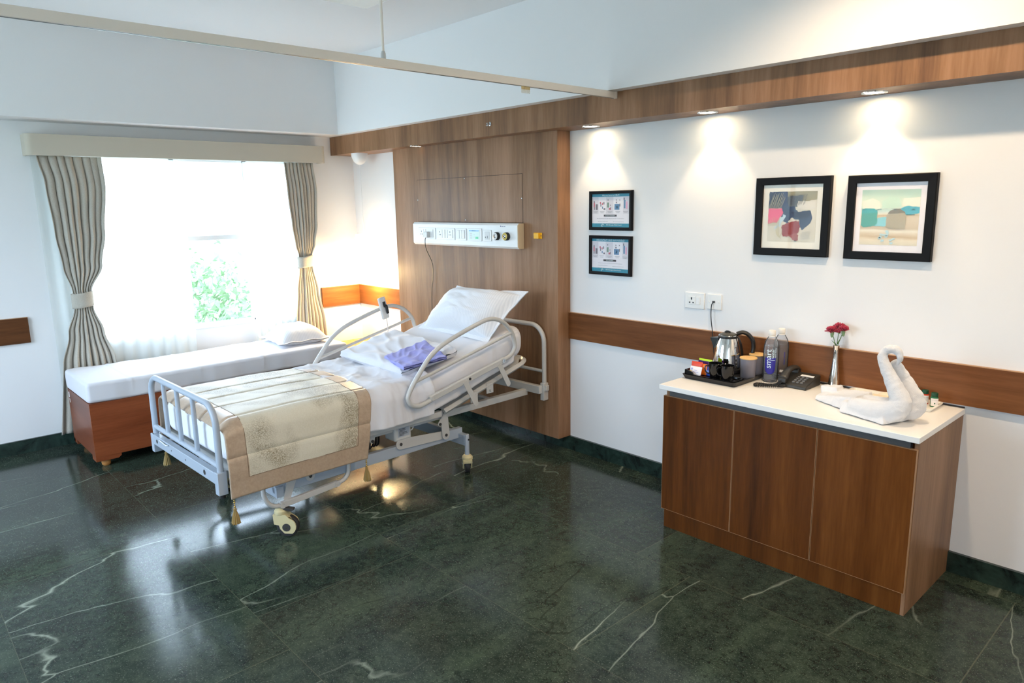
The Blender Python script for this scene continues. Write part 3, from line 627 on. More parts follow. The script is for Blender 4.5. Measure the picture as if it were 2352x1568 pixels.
T(b.build('telephone_cable', black_matt), 'thin black cable running down the wall from the telephone plate', 'cable')

# ------------------------------------------------------------------ pictures
def flatmat(name, c, r=.6): return mat(name, srgb(*c), r, spec=.3)
def frame(name, x0, x1, z0, z1, fw, dep, label, cat, par_cb, mt=black, tilt=0):
    e = E(name, ((x0 + x1) / 2, 0, (z0 + z1) / 2)); T(e, label, cat); w, h = (x1 - x0) / 2, (z1 - z0) / 2
    e.rotation_euler = (0, tilt, 0)
    b = MB()
    o4 = [(-w, -h), (w, -h), (w, h), (-w, h)]; i4 = [(-w + fw, -h + fw), (w - fw, -h + fw), (w - fw, h - fw), (-w + fw, h - fw)]; m4 = [(-w + .004, -h + .004), (w - .004, -h + .004), (w - .004, h - .004), (-w + .004, h - .004)]
    rings = [[(x, -.0005, z) for x, z in o4], [(x, -dep + .003, z) for x, z in o4], [(x, -dep, z) for x, z in m4], [(x, -dep + .002, z) for x, z in i4], [(x, -.0005, z) for x, z in i4]]
    b.add([p for r in rings for p in r], [(i * 4 + k, i * 4 + (k + 1) % 4, (i + 1) * 4 + (k + 1) % 4, (i + 1) * 4 + k) for i in range(4) for k in range(4)] + [(16 + k, 16 + (k + 1) % 4, (k + 1) % 4, k) for k in range(4)])
    b.build('frame', mt, e, smooth=False); par_cb(e, w - fw, h - fw, -dep * .45); return e
gl = bpy.data.materials.new('picture_glass'); gl.use_nodes = True; _t2 = gl.node_tree; _t2.nodes.remove(_t2.nodes['Principled BSDF'])
_a = _t2.nodes.new('ShaderNodeBsdfTransparent'); _c = _t2.nodes.new('ShaderNodeBsdfGlossy'); _c.inputs['Roughness'].default_value = .02; _mx = _t2.nodes.new('ShaderNodeMixShader'); _mx.inputs[0].default_value = .012
_t2.links.new(_a.outputs[0], _mx.inputs[1]); _t2.links.new(_c.outputs[0], _mx.inputs[2]); _t2.links.new(_mx.outputs[0], _t2.nodes['Material Output'].inputs[0])
def poly(b, pts, y, cx, cz, w, h, jag=0, seed=0):
    """pts in 0..1 picture units (x right, y down), thin raised paint layer"""
    P = []
    rnd = random.Random(seed)
    n = len(pts)
    for i in range(n):
        a, c = pts[i], pts[(i + 1) % n]; k = 6 if jag else 1
        for j in range(k):
            t = j / k; dx = (rnd.random() - .5) * jag if j else 0; dz = (rnd.random() - .5) * jag if j else 0
            P.append((a[0] + (c[0] - a[0]) * t + dx, a[1] + (c[1] - a[1]) * t + dz))
    P = [(cx + (min(1, max(0, x)) * 2 - 1) * w, cz + (1 - min(1, max(0, z)) * 2) * h) for x, z in P]
    b.prism(P, y - .00015, y, 'y')
def art1(e, w, h, y):
    B('mount', flatmat('cream_mount', (236, 228, 212)), e, (-w, w, y, y + .003, -h, h), smooth=False)
    B('glazing', gl, e, (-w, w, y - .006, y - .0055, -h, h), smooth=False)
    aw = ah = .1295; m1 = flatmat('artwork_ground', (206, 200, 182)); m1.node_tree
    setc(m1, mix(m1, noi(m1, coords(m1), 14, 4), srgb(194, 188, 168), srgb(222, 214, 198)))
    art = B('artwork', m1, e, (-aw, aw, y - .0006, y, -ah, ah), smooth=False)
    cols = [((150, 142, 112), [[(.35, 0), (1, 0), (1, .16), (.78, .2), (.6, .3), (.4, .28)]]),
            ((96, 100, 104), [[(.36, .1), (.72, .08), (.68, .28), (.5, .34), (.38, .3)]]),
            ((34, 46, 74), [[(.02, 0), (.3, 0), (.3, .33), (0, .35), (0, .04)]]),
            ((50, 62, 96), [[(.28, 0), (.38, 0), (.4, .2), (.44, .5), (.36, .62), (.28, .5), (.27, .2)]]),
            ((60, 74, 100), [[(.3, .28), (.56, .3), (.62, .4), (.88, .38), (.92, .54), (.9, .62), (.74, .76), (.66, .7), (.66, .56), (.5, .52), (.42, .64), (.34, .6)]]),
            ((40, 48, 74), [[(.5, .4), (.86, .38), (.9, .5), (.7, .54), (.52, .48)]]),
            ((214, 208, 196), [[(.62, .19), (.98, .19), (.99, .34), (.8, .37), (.6, .34)]]),
            ((222, 92, 128), [[(0, .34), (.3, .33), (.32, .42), (.2, .62), (0, .64)]]),
            ((186, 206, 214), [[(.34, .44), (.38, .5), (.26, .7), (.14, .76), (.16, .7), (.3, .5)]]),
            ((142, 60, 60), [[(.31, .67), (.5, .6), (.66, .58), (.69, .7), (.66, .82), (.5, .88), (.34, .9), (.31, .78)]]),
            ((158, 92, 88), [[(.36, .88), (.64, .82), (.66, .96), (.58, .98), (.5, .9)]])]
    for k, (c_, pl_) in enumerate(cols):
        b = MB()
        for pt in pl_: poly(b, pt, y - .0006 - .0002 * k, 0, 0, aw, ah, .03, k)
        b.build('paint_patch', flatmat('paint%d' % k, c_, .7), art, smooth=False)
    b = MB(); rnd = random.Random(3)
    for k in range(16):
        x = .01 + .017 * k; b.tube([(-aw + 2 * aw * x, y - .0032, ah - 2 * ah * (.33 + .02 * rnd.random())), (-aw + 2 * aw * (x + .09), y - .0032, ah - 2 * ah * (.02 + .1 * rnd.random()))], .0006, 4)
    for k in range(14):
        x = .0 + .018 * k; b.tube([(-aw + 2 * aw * x, y - .0032, ah - 2 * ah * .68), (-aw + 2 * aw * (x + .03), y - .0032, ah - 2 * ah * (.5 + .1 * rnd.random()))], .0005, 4)
    for k in range(7):
        b.tube(crv([(-aw + 2 * aw * (.18 + .01 * k), y - .0032, ah - 2 * ah * (.72 - .02 * k)), (-aw + 2 * aw * (.2 + .01 * k), y - .0032, ah - 2 * ah * (.85 + .01 * k)), (-aw + 2 * aw * (.3 + .004 * k), y - .0032, ah - 2 * ah * (.95 - .03 * k))], 5), .0005, 4)
    b.build('scratch_lines', flatmat('pale_scratch', (204, 198, 166)), art)
    b = MB()
    for k in range(18):
        x = .38 + .022 * k; b.tube([(-aw + 2 * aw * x, y - .0034, ah - 2 * ah * (.2 + .08 * rnd.random())), (-aw + 2 * aw * (x + .05), y - .0034, ah - 2 * ah * .06)], .0006, 4)
    for k in range(8): b.tube([(-aw + 2 * aw * (.72 + .02 * math.cos(k)), y - .0034, ah - 2 * ah * (.8 + .02 * k)), (-aw + 2 * aw * (.9 + .02 * math.sin(k)), y - .0034, ah - 2 * ah * (.78 + .02 * k))], .0003, 4)
    b.build('ink_strokes', flatmat('ink', (70, 78, 96)), art)
def art2(e, w, h, y):
    B('mount', flatmat('white_mount', (234, 228, 230)), e, (-w, w, y, y + .003, -h, h), smooth=False)
    B('glazing', gl, e, (-w, w, y - .006, y - .0055, -h, h), smooth=False)
    aw = ah = .1295; m1 = flatmat('seascape_ground', (212, 200, 176)); v = coords(m1, (.25, 1, 1)); s = N(m1, 'ShaderNodeSeparateXYZ'); lk(m1, coords(m1), s.inputs[0])
    tt = mth(m1, 'ADD', mth(m1, 'MULTIPLY_ADD', s.outputs[2], -1 / (2 * ah), .5), mth(m1, 'MULTIPLY_ADD', noi(m1, v, 22, 4), .12, -.06))
    setc(m1, mix(m1, mth(m1, 'MULTIPLY', noi(m1, v, 40, 4), .5), ramp(m1, tt, [(0, srgb(150, 196, 178)), (.14, srgb(176, 210, 192)), (.28, srgb(208, 218, 196)), (.36, srgb(170, 204, 196)), (.405, srgb(200, 214, 206)), (.44, srgb(214, 206, 184)), (.46, srgb(180, 150, 104)), (.52, srgb(200, 184, 160)), (.7, srgb(188, 168, 138)), (.74, srgb(226, 220, 204)), (.84, srgb(186, 154, 104)), (.9, srgb(222, 208, 182)), (1, srgb(206, 196, 172))]), srgb(226, 214, 190)))
    art = B('artwork', m1, e, (-aw, aw, y - .0006, y, -ah, ah), smooth=False)
    cols = [((224, 222, 204), [[(.02, .2), (.2, .15), (.32, .22), (.34, .34), (.03, .34)], [(.72, .16), (1, .14), (1, .3), (.72, .3)]]),
            ((186, 212, 192), [[(.36, .2), (.5, .12), (.66, .16), (.7, .3), (.6, .33), (.36, .33)]]),
            ((78, 168, 186), [[(.7, .33), (.8, .29), (1, .32), (1, .42), (.8, .45), (.68, .4)]]),
            ((132, 196, 204), [[(.31, .5), (.48, .49), (.52, .55), (.5, .66), (.24, .66)]]),
            ((76, 156, 142), [[(.02, .36), (.08, .33), (.24, .34), (.29, .38), (.3, .6), (.26, .65), (.06, .68), (.01, .64)]]),
            ((70, 168, 168), [[(.02, .36), (.08, .33), (.24, .34), (.29, .38), (.29, .41), (.15, .42), (.02, .43)]]),
            ((124, 118, 104), [[(.47, .43), (.52, .37), (.6, .34), (.69, .34), (.72, .38), (.77, .4), (.77, .44)]]),
            ((168, 158, 134), [[(.46, .44), (.76, .42), (.79, .5), (.78, .7), (.5, .7), (.45, .66)]])]
    for k, (c_, pl_) in enumerate(cols):
        b = MB()
        for pt in pl_: poly(b, pt, y - .0006 - .0002 * k, 0, 0, aw, ah, .012, k + 20)
        b.build('paint_patch', flatmat('seapaint%d' % k, c_, .7), art, smooth=False)
    b = MB(); rnd = random.Random(5)
    for k in range(26):
        x = rnd.uniform(0, .92); z = .335 + .03 * rnd.random(); poly(b, [(x, z), (x + .05 * rnd.random() + .01, z), (x + .03, z + .006), (x, z + .006)], y - .0026, 0, 0, aw, ah)
    for k in range(5): poly(b, [(.78 + .03 * k, .44), (.81 + .03 * k, .445), (.81 + .03 * k, .455), (.78 + .03 * k, .452)], y - .0026, 0, 0, aw, ah)
    b.build('dark_flecks', flatmat('teal_ink', (40, 104, 110)), art, smooth=False)
    b = MB()
    for k in range(12):
        x = rnd.choice((.38, .55, .42, .58)) + rnd.uniform(-.05, .05); z = rnd.uniform(.72, .95); poly(b, [(x, z), (x + .05, z), (x + .05, z + .03), (x, z + .04)], y - .0024, 0, 0, aw, ah, .01, k)
    b.build('blue_drips', flatmat('pale_blue', (178, 206, 210)), art, smooth=False)
frame('framed_abstract', 4.192, 4.592, 1.457, 1.861, .038, .03, 'black framed abstract picture with navy, pink and red patches', 'picture', art1)
frame('framed_seascape', 4.674, 5.066, 1.456, 1.856, .038, .03, 'black framed abstract seascape in teal and sand colours', 'picture', art2)
teal = flatmat('teal_band', (62, 142, 164)); ink = flatmat('grey_print', (158, 158, 166)); paper = flatmat('notice_paper', (226, 224, 230)); lightp = flatmat('grey_column', (208, 206, 214)); inkw = flatmat('white_print', (214, 232, 238))
def notice(hdr, bar, nlines):
    def f(e, w, h, y):
        nt_ = B('notice_sheet', paper, e, (-w, w, y - .0005, y + .002, -h, h), smooth=False)
        B('glazing', gl, e, (-w, w, y - .004, y - .0036, -h, h), smooth=False)
        B('header_band', teal, nt_, (-w, w, y - .0009, y - .0005, h - .018, h), smooth=False)
        B('footer_band', teal, nt_, (-w, w, y - .0009, y - .0005, -h, -h + .024), smooth=False)
        B('column_tint', lightp, nt_, (-w, -w + .055, y - .0007, y - .0005, h - .125, h - .02), (-w + .118, -w + .178, y - .0007, y - .0005, h - .125, h - .02), (w - .055, w, y - .0007, y - .0005, h - .125, h - .02), smooth=False)
        txt('header_lettering', hdr, .0155, inkw, nt_, (0, y - .0012, h - .0095), (PI / 2, 0, 0))
        txt('footer_lettering', 'BGS Gleneagles Global Hospital', .0098, inkw, nt_, (.028, y - .0012, -h + .0145), (PI / 2, 0, 0))
        b = MB(); b.tube([(-.067 + .009 * math.cos(a * PI / 8), y - .0012, -h + .0115 + .008 * math.sin(a * PI / 8)) for a in range(13)], .0011, 5); b.tube(crv([(-.074, y - .0012, -h + .008), (-.066, y - .0012, -h + .014), (-.058, y - .0012, -h + .018)], 4), .001, 5); b.build('logo', inkw, nt_)
        C_ = lambda n_, c_, *q: B(n_, flatmat(n_ + '_ink', c_), nt_, *[(a * 1.0 - w, c * 1.0 - w, y - .001, y - .0005, h - d, h - e_) for a, c, e_, d in q], smooth=False)
        C_('figure_red', (190, 104, 122), (.014, .024, .055, .083), (.066, .076, .05, .062), (.084, .092, .056, .07), (.142, .155, .088, .1))
        C_('figure_dark', (118, 114, 124), (.015, .023, .044, .055), (.016, .023, .083, .1), (.031, .048, .064, .1), (.071, .078, .062, .08), (.096, .104, .05, .066), (.098, .112, .09, .1), (.132, .138, .034, .043), (.155, .16, .082, .1), (.151, .157, .068, .075), (.199, .208, .05, .06), (.2, .206, .036, .043), (.228, .234, .037, .043), (.229, .235, .062, .08), (.262, .27, .026, .04))
        C_('figure_green', (116, 146, 130), (.128, .142, .054, .086))
        C_('figure_blue', (96, 134, 170), (.188, .228, .064, .1), (.085, .092, .08, .094), (.264, .276, .04, .092))
        C_('figure_pink', (216, 160, 188), (.281, .292, .05, .096))
        C_('figure_cross', (190, 214, 230), (.207, .211, .074, .092), (.202, .216, .081, .085))
        B('title_bar', flatmat('charcoal_bar', (72, 70, 74)), nt_, (-.056, .05, y - .001, y - .0005, -.038, -.026), smooth=False)
        txt('bar_lettering', bar, .007, inkw, nt_, (-.003, y - .0014, -.032), (PI / 2, 0, 0))
        b = MB(); rnd = random.Random(len(hdr))
        for cx in (-.125, -.07, -.005, .06, .122):
            for k in range(2): b.box(cx - .02 + .006 * k, cx + .018 - .006 * k, y - .0009, y - .0005, h - .113 - .008 * k, h - .1105 - .008 * k)
        for zz, a0, a1 in nlines:
            x = a0
            while x < a1: wd = rnd.uniform(.004, .014); b.box(x, min(a1, x + wd), y - .0009, y - .0005, zz, zz + .0024); x += wd + .003
        b.build('small_print', ink, nt_, smooth=False)
    return f
frame('framed_notice', 3.002, 3.355, 1.571, 1.822, .02, .022, 'small black framed hospital notice in English, the upper of two', 'notice', notice('We are here to HELP!', 'IN CASE OF EMERGENCY', [(-.052, -.115, .11), (-.07, -.105, -.02), (-.072, .02, .11), (-.085, -.055, .055), (-.094, -.09, .09)]))
frame('framed_notice', 3.002, 3.353, 1.281, 1.536, .02, .022, 'small black framed hospital notice in local script, lower of the two', 'notice', notice('\u0cb8\u0cb9\u0cbe\u0caf\u0c95\u0ccd\u0c95\u0cbe\u0c97\u0cbf \u0ca8\u0cbe\u0cb5\u0cc1 \u0c87\u0cb2\u0ccd\u0cb2\u0cbf\u0ca6\u0ccd\u0ca6\u0cc7\u0cb5\u0cc6!', '\u0ca4\u0cc1\u0cb0\u0ccd\u0ca4\u0cc1 \u0cb8\u0c82\u0c96\u0ccd\u0caf\u0cc6\u0c97\u0cb3\u0cc1', [(-.052, -.1, .1), (-.068, -.105, -.02), (-.07, .02, .11), (-.084, -.105, .1), (-.095, -.115, .115)]))
# ================================================================== HOSPITAL BED
BO, BR = Vector((2.2585, -2.4525, 0)), .028
def bedspace(o): o.location = BO; o.rotation_euler = (0, 0, BR); return o
bed = E('hospital_bed', BO, BR); T(bed, 'grey painted adjustable hospital bed with raised backrest on cream castors', 'hospital bed')
# footboard: u -0.475..0.45
fb = MB(); u0, u1 = -.478, .448
arc = lambda cu, cz, r, a0, a1, v=0: [(cu + r * math.cos(math.radians(a0 + (a1 - a0) * k / 8)), v, cz + r * math.sin(math.radians(a0 + (a1 - a0) * k / 8))) for k in range(9)]
fb.tube([(u0, 0, .40)] + arc(u0 + .11, .70, .11, 180, 90) + arc(u1 - .11, .695, .11, 90, 0) + [(u1, 0, .40)], .0165, 14)
fb.build('footboard', bedpaint2, bed)
for u in (-.262, -.06, .165):
    b = MB(); b.tube([(u, 0, .502), (u, 0, .808)], .0125, 12); b.build('footboard_bar', bedpaint2, bed)
b = MB(); b.tube([(u0, 0, .505), (u1, 0, .492)], .014, 12); b.build('footboard_rail', bedpaint2, bed)
b = MB(); b.box(u0 - .02, u1 + .02, -.024, .012, .402, .462); b.box(u0 - .022, u0 + .02, -.026, .022, .352, .462); b.box(u1 - .02, u1 + .024, -.026, .022, .350, .468)
o = b.build('footboard_channel', bedpaint2, bed, bevel=.003)
b = MB()
for u, r in ((-.40, .012), (-.17, .004), (.04, .005), (.30, .014)): b.lathe([(r, 0), (r, .0008)], (u, -.0243, .432), 16, (0, -1, 0))
b.build('channel_hole', dark_grey, o)
b = MB(); b.tube([(-.34, -.03, .455), (-.22, -.034, .452), (-.2, -.03, .458)], .003, 6); b.build('cable_tie', white_p, o)
b = MB(); b.lathe([(.016, .33), (.016, .352)], (u1, 0, 0), 16); b.build('leg_stub', black_matt, bed)
# headboard
hb = MB(); h = .508
hb.tube([(-h, 2.29, .44)] + [(a, 2.29, c) for a, _, c in arc(-h + .12, .79, .12, 180, 90)] + [(a, 2.29, c) for a, _, c in arc(h - .12, .79, .12, 90, 0)] + [(h, 2.29, .44)], .0165, 14)
hb.build('headboard', bedpaint, bed)
b = MB(); b.tube([(-h, 2.29, .582), (h, 2.29, .582)], .012, 12); b.build('headboard_rail', bedpaint, bed)
b = MB(); b.box(-h - .018, -h + .018, 2.265, 2.312, .374, .50); b.box(h - .018, h + .018, 2.265, 2.312, .374, .50); b.box(h + .018, h + .034, 2.272, 2.305, .445, .485); b.box(-h, h, 2.235, 2.275, .425, .482)
b.build('headboard_bracket', bedpaint, bed, bevel=.003)
# upper frame
b = MB()
for sg in (-1, 1): b.box(sg * .36 - .02, sg * .36 + .02, .0, 2.25, .395, .440)
for v in (.15, .8, 1.35, 1.9): b.box(-.34, .34, v, v + .04, .40, .43)
b.build('chassis', bedpaint, bed, bevel=.003)
# mattress platform: flat seat frame and tilted back frame
b = MB()
for sg in (-1, 1): b.box(sg * .44 - .018, sg * .44 + .018, .07, 1.40, .438, .474)
b.box(-.44, .44, .06, .09, .438, .474)
for k in range(9): b.box(-.43, .43, .16 + .14 * k, .24 + .14 * k, .458, .471)
b.build('seat_platform', bedpaint, bed, bevel=.003)
sl = .2755; bz = lambda v: .468 + sl * (v - 1.43)
b = MB()
rr_ = .09
outer = [(-.455, 1.42), (-.455, 2.10)] + [(-.455 + rr_ - rr_ * math.cos(a * PI / 16), 2.10 + rr_ * math.sin(a * PI / 16)) for a in range(1, 9)] + [(.455 - rr_ + rr_ * math.sin(a * PI / 16), 2.10 + rr_ * math.cos(a * PI / 16)) for a in range(0, 8)] + [(.455, 2.10), (.455, 1.42)]
b.tube([(x, v, bz(v)) for x, v in outer], .0205, 4); b.build('back_platform', bedpaint, bed, bevel=.002, ang=30)
b = MB(); b.v = []; 
pl_ = [(-.44, 1.43), (.44, 1.43), (.44, 2.1), (.38, 2.17), (-.38, 2.17), (-.44, 2.1)]
b.add([(x, v, bz(v) + .006) for x, v in pl_] + [(x, v, bz(v) + .014) for x, v in pl_], [(5, 4, 3, 2, 1, 0), (6, 7, 8, 9, 10, 11)] + [(i, (i + 1) % 6, 6 + (i + 1) % 6, 6 + i) for i in range(6)]); b.build('back_panel', bedpaint, bed)
# side rails
def side_rail(u, dv, nm):
    pts = [(1.887, .737), (1.93, .747), (1.969, .772), (1.99, .809), (1.985, .849), (1.968, .903), (1.935, .947), (1.882, .990), (1.816, 1.017), (1.75, 1.022), (1.678, 1.008), (1.537, .968), (1.402, .924), (1.329, .889), (1.263, .843), (1.197, .772), (1.138, .701), (1.108, .656), (1.1, .622), (1.12, .587), (1.162, .568), (1.205, .569), (1.289, .591)]
    b = MB(); b.tube(crv([(u, v + dv, z) for v, z in pts], 4), .0142, 14); o = b.build('side_rail', bedpaint, bed)
    b = MB(); b.tube([(u, 1.15 + dv, .718), (u, 1.965 + dv, .908)], .0105, 12); b.build('rail_bar', bedpaint, o)
    d = Vector((0, .612, .137)).normalized(); e = Vector((0, -d.z, d.y)); sgn = 1 if u > 0 else -1
    b = MB(); b.obox((u + sgn * .002, 1.575 + dv, .664), (.012, .325, .0185), (1, 0, 0), d, e); f_ = b.build('rail_channel', bedpaint, o, bevel=.004, seg=3)
    for t in (-.305, .0, .305):
        b = MB(); c = Vector((u + sgn * .014, 1.575 + dv, .664)) + d * t; b.lathe([(.014 if t else .009, 0), (.014 if t else .009, .003), (.008, .003), (.008, .001)], c, 18, (sgn, 0, 0))
        b.build('pivot_bolt', steel if t > 0 else (bedpaint if t else dark_grey), f_)
    for v0, z0, v1, z1 in ((1.53, .655, 1.618, .494), (1.832, .71, 1.908, .57)):
        a = Vector((u + sgn * .018, v0 + dv, z0)); c = Vector((u + sgn * .018, v1 + dv, z1)); dd = (c - a).normalized(); ee = Vector((0, -dd.z, dd.y)); w_ = .0185
        b = MB(); out = [a + ee * w_, a - ee * w_] + [c + (-ee * math.cos(k * PI / 8) + dd * math.sin(k * PI / 8)) * w_ for k in range(9)]
        b.prism([(p.y, p.z) for p in out], a.x - .0025, a.x + .0025, 'x'); b.build('release_lever', bedpaint, o, bevel=.001)
    # brackets under the rail
    for v, z in ((1.66, .53), (1.80, .565)):
        b = MB(); b.prism([(v - .03 + dv, z - .05), (v + .03 + dv, z - .05), (v + .03 + dv, z + .02), (v - .03 + dv, z + .02)], u - sgn * .05 - .003, u - sgn * .05 + .003, 'x'); b.cyl((u - sgn * .06, v + dv, z - .03), (u - sgn * .03, v + dv, z - .03), .009, 12)
        b.build('rail_bracket', bedpaint, o, bevel=.001)
    return o
side_rail(.52, 0, 'side_rail'); side_rail(-.52, -.055, 'side_rail')
# base
b = MB()
for sg in (-1, 1): b.box(sg * .37 - .018, sg * .37 + .018, .30, 1.62, .235, .302)
b.box(-.40, .40, .30, .345, .215, .275); b.box(-.445, .445, 1.585, 1.62, .195, .268)
b.build('base_frame', bedpaint2, bed, bevel=.003)
b = MB(); b.box(-.25, .25, .95, 1.3, .24, .25); b.build('base_tray', dark_grey, bed)
def plate2(name, p0, p1, w0, w1, u, t=.004, m_=bedpaint, par=bed):
    a, c = Vector((0, *p0)), Vector((0, *p1)); dd = (c - a).normalized(); ee = Vector((0, -dd.z, dd.y)); out = []
    for k in range(9): q = a + (ee * math.cos(k * PI / 8) - dd * math.sin(k * PI / 8)) * w0; out.append((q.y, q.z))
    for k in range(9): q = c + (-ee * math.cos(k * PI / 8) + dd * math.sin(k * PI / 8)) * w1; out.append((q.y, q.z))
    b = MB(); b.prism(out, u - t, u + t, 'x'); o = b.build(name, m_, par, bevel=.001)
    for pp in (p0, p1): b = MB(); b.lathe([(.010, 0), (.010, .004), (.005, .006)], (u + t, pp[0], pp[1]), 14, (1, 0, 0)); b.build('bolt', dark_grey, o)
    return o
for sg in (-1, 1):
    U_ = .405 * sg
    plate2('lift_arm', (1.466, .290), (1.455, .445), .030, .028, U_)
    plate2('lift_arm', (1.12, .312), (1.45, .290), .034, .026, U_ - .012 * sg)
    plate2('lift_link', (1.41, .378), (1.50, .47), .014, .022, U_ + .012 * sg)
    plate2('lift_arm', (.50, .29), (.47, .44), .028, .026, U_)
    plate2('hinge_plate', (.93, .43), (.93, .375), .03, .014, U_ - .03 * sg)
    # foot-pedal bar and lower guard
    b = MB(); b.tube(crv([(sg * .415, .222, .30), (sg * .42, .222, .262), (sg * .42, .24, .216), (sg * .42, .272, .188), (sg * .42, .31, .180)], 6), .0125, 12); b.build('pedal_bar', bedpaint, bed); b = MB()
    b.tube(crv([(sg * .42, .655, .203), (sg * .42, .70, .215), (sg * .42, .728, .245), (sg * .42, .735, .285), (sg * .415, .735, .31)], 6), .0125, 12)
    b.build('pedal_bar', bedpaint, bed)
    b = MB(); b.obox((sg * .42, .485, .1925), (.011, .175, .0165), (1, 0, 0), (0, 1, .066), (0, -.066, 1)); o = b.build('pedal_channel', bedpaint, bed, bevel=.002)
    for v, z in ((.318, .182), (.652, .204)): b = MB(); b.lathe([(.0175, 0), (.0175, .004), (.011, .004), (.010, .0), (.004, .002)], (sg * .42 + sg * .011, v, z), 20, (sg, 0, 0)); b.build('pedal_bolt', bedpaint, o)
    b = MB(); b.prism([(.335, .19), (.375, .19), (.43, .32), (.37, .32)], sg * .40 - .004, sg * .40 + .004, 'x'); b.build('gusset', bedpaint, bed)
    b = MB(); b.lathe([(.0155, .125), (.0155, .27), (.0145, .272)], (sg * .452, 1.602, 0), 16); b.build('caster_post', bedpaint2, bed)
b = MB(); b.lathe([(.006, 0), (.006, .0035)], (.4685, 1.602, .238), 12, (1, 0, 0)); b.build('post_hole', black_matt, bed)
def caster(u, v, ztop, ang, label=None):
    """ang: direction (bed frame) in which the wheel trails; wheel radius .06"""
    e = E('caster', (u, v, 0)); e.parent = bed; e.rotation_euler = (0, 0, ang); rw = .0605; tr_ = .034
    b = MB(); b.lathe([(.014, ztop), (.022, ztop - .002), (.035, ztop - .016), (.036, ztop - .03), (.034, ztop - .034)], (0, 0, 0), 28); b.build('caster_cap', cream_p, e)
    b = MB()
    # two cheek plates around the wheel, and the hood joining them
    prof = [(-.036, ztop - .033), (.034, ztop - .033)] + [(tr_ + .052 * math.sin(k * PI / 10), rw + .004 + .05 * math.cos(k * PI / 10)) for k in range(1, 9)] + [(tr_ - .012, rw - .035), (.0, rw - .01), (-.006, rw + .012), (-.032, rw + .018)]
    for sg in (-1, 1): b.prism(prof, sg * .0265 - .0045, sg * .0265 + .0045, 'y')
    hood = [(-.036, ztop - .033), (.034, ztop - .033), (tr_ + .03, rw + .046), (tr_ + .02, rw + .056), (0, rw + .05), (-.024, rw + .03), (-.032, rw + .018)]
    b.prism(hood, -.024, .024, 'y')
    b.build('caster_fork', cream_p, e, bevel=.003)
    b = MB(); b.lathe([(rw - .014, -.0175), (rw - .004, -.0165), (rw, -.010), (rw, .010), (rw - .004, .0165), (rw - .014, .0175)], (tr_, 0, rw), 40, (0, 1, 0)); w_ = b.build('wheel', rubber, e)
    b = MB(); b.lathe([(.022, -.0325), (.022, .0325)], (tr_, 0, rw), 28, (0, 1, 0)); b.build('hub', dark_grey, w_); b = MB(); b.lathe([(.006, -.034), (.006, .034)], (tr_, 0, rw), 14, (0, 1, 0)); b.build('axle', steel, w_)
    b = MB(); b.prism([(.01, ztop + .004), (.07, ztop - .006), (.075, ztop - .014), (.05, ztop - .02), (.012, ztop - .01)], -.018, .018, 'y'); b.build('brake_pedal', dark_grey, e, bevel=.003)
caster(.405, .315, .165, .78); caster(-.42, .33, .165, 2.2); caster(.452, 1.602, .135, 2.48); caster(-.452, 1.602, .135, 1.6)
# actuator
b = MB(); b.box(.29, .40, 1.075, 1.20, .335, .43); ac = b.build('actuator_motor', plast_grey, bed, bevel=.012, seg=3)
B('rating_label', mat('label_grey', srgb(176, 184, 194), .5), ac, (.4004, .4008, 1.10, 1.185, .36, .42), smooth=False)
b = MB(); rnd = random.Random(1)
for k in range(6): b.box(.4008, .4012, 1.108, 1.11 + rnd.uniform(.03, .065), .368 + .008 * k, .371 + .008 * k)
b.build('label_print', black_matt, ac, smooth=False)
b = MB(); b.cyl((.33, 1.15, .425), (.33, 1.33, .425), .027, 20); b.cyl((.33, 1.33, .425), (.33, 1.38, .423), .019, 20); b.build('actuator_tube', plast_grey, bed)
b = MB(); b.cyl((.33, 1.38, .423), (.33, 1.46, .42), .008, 12); b.cyl((.33, .80, .43), (.33, 1.08, .435), .008, 12); b.build('actuator_rod', steel, bed)
b = MB(); b.cyl((.33, 1.0, .43), (.33, 1.05, .43), .02, 14); b.build('actuator_joint', black_matt, bed)
b = MB(); b.tube(crv([(.36, 1.2, .37), (.37, 1.23, .38), (.372, 1.235, .42), (.36, 1.215, .455)], 6), .0035, 8); b.build('actuator_cable', white_p, bed)
b = MB(); b.box(-.1, .22, .92, 1.02, .262, .31); b.build('battery_box', dark_grey, bed, bevel=.006)
b = MB(); b.box(.1, .3, .86, .95, .30, .33); b.build('control_box', bedpaint2, bed, bevel=.003)
for k in range(3):
    b = MB(); b.tube(crv([(.25, 1.0 + .02 * k, .43), (.26, 1.01 + .02 * k, .36), (.24, 1.02 + .02 * k, .30), (.2, 1.03 + .02 * k, .27)], 5), .006, 8); b.build('hose', black_matt, bed)

# ---- mattress
def mz(v):
    t = v - 1.30; return .474 + (.006 * math.sin(v * 4)) + sl * (math.sqrt(t * t + .008) + t) / 2
b = MB(); pad(b, mz, .90, .211, .045, 2.16, .075, nse=.012, seed=5)
T(bedspace(b.build('mattress', stripe_x)), 'thick white striped mattress bent up with the backrest of the hospital bed', 'mattress')
def mtop(u, v): return mz(v) + .211
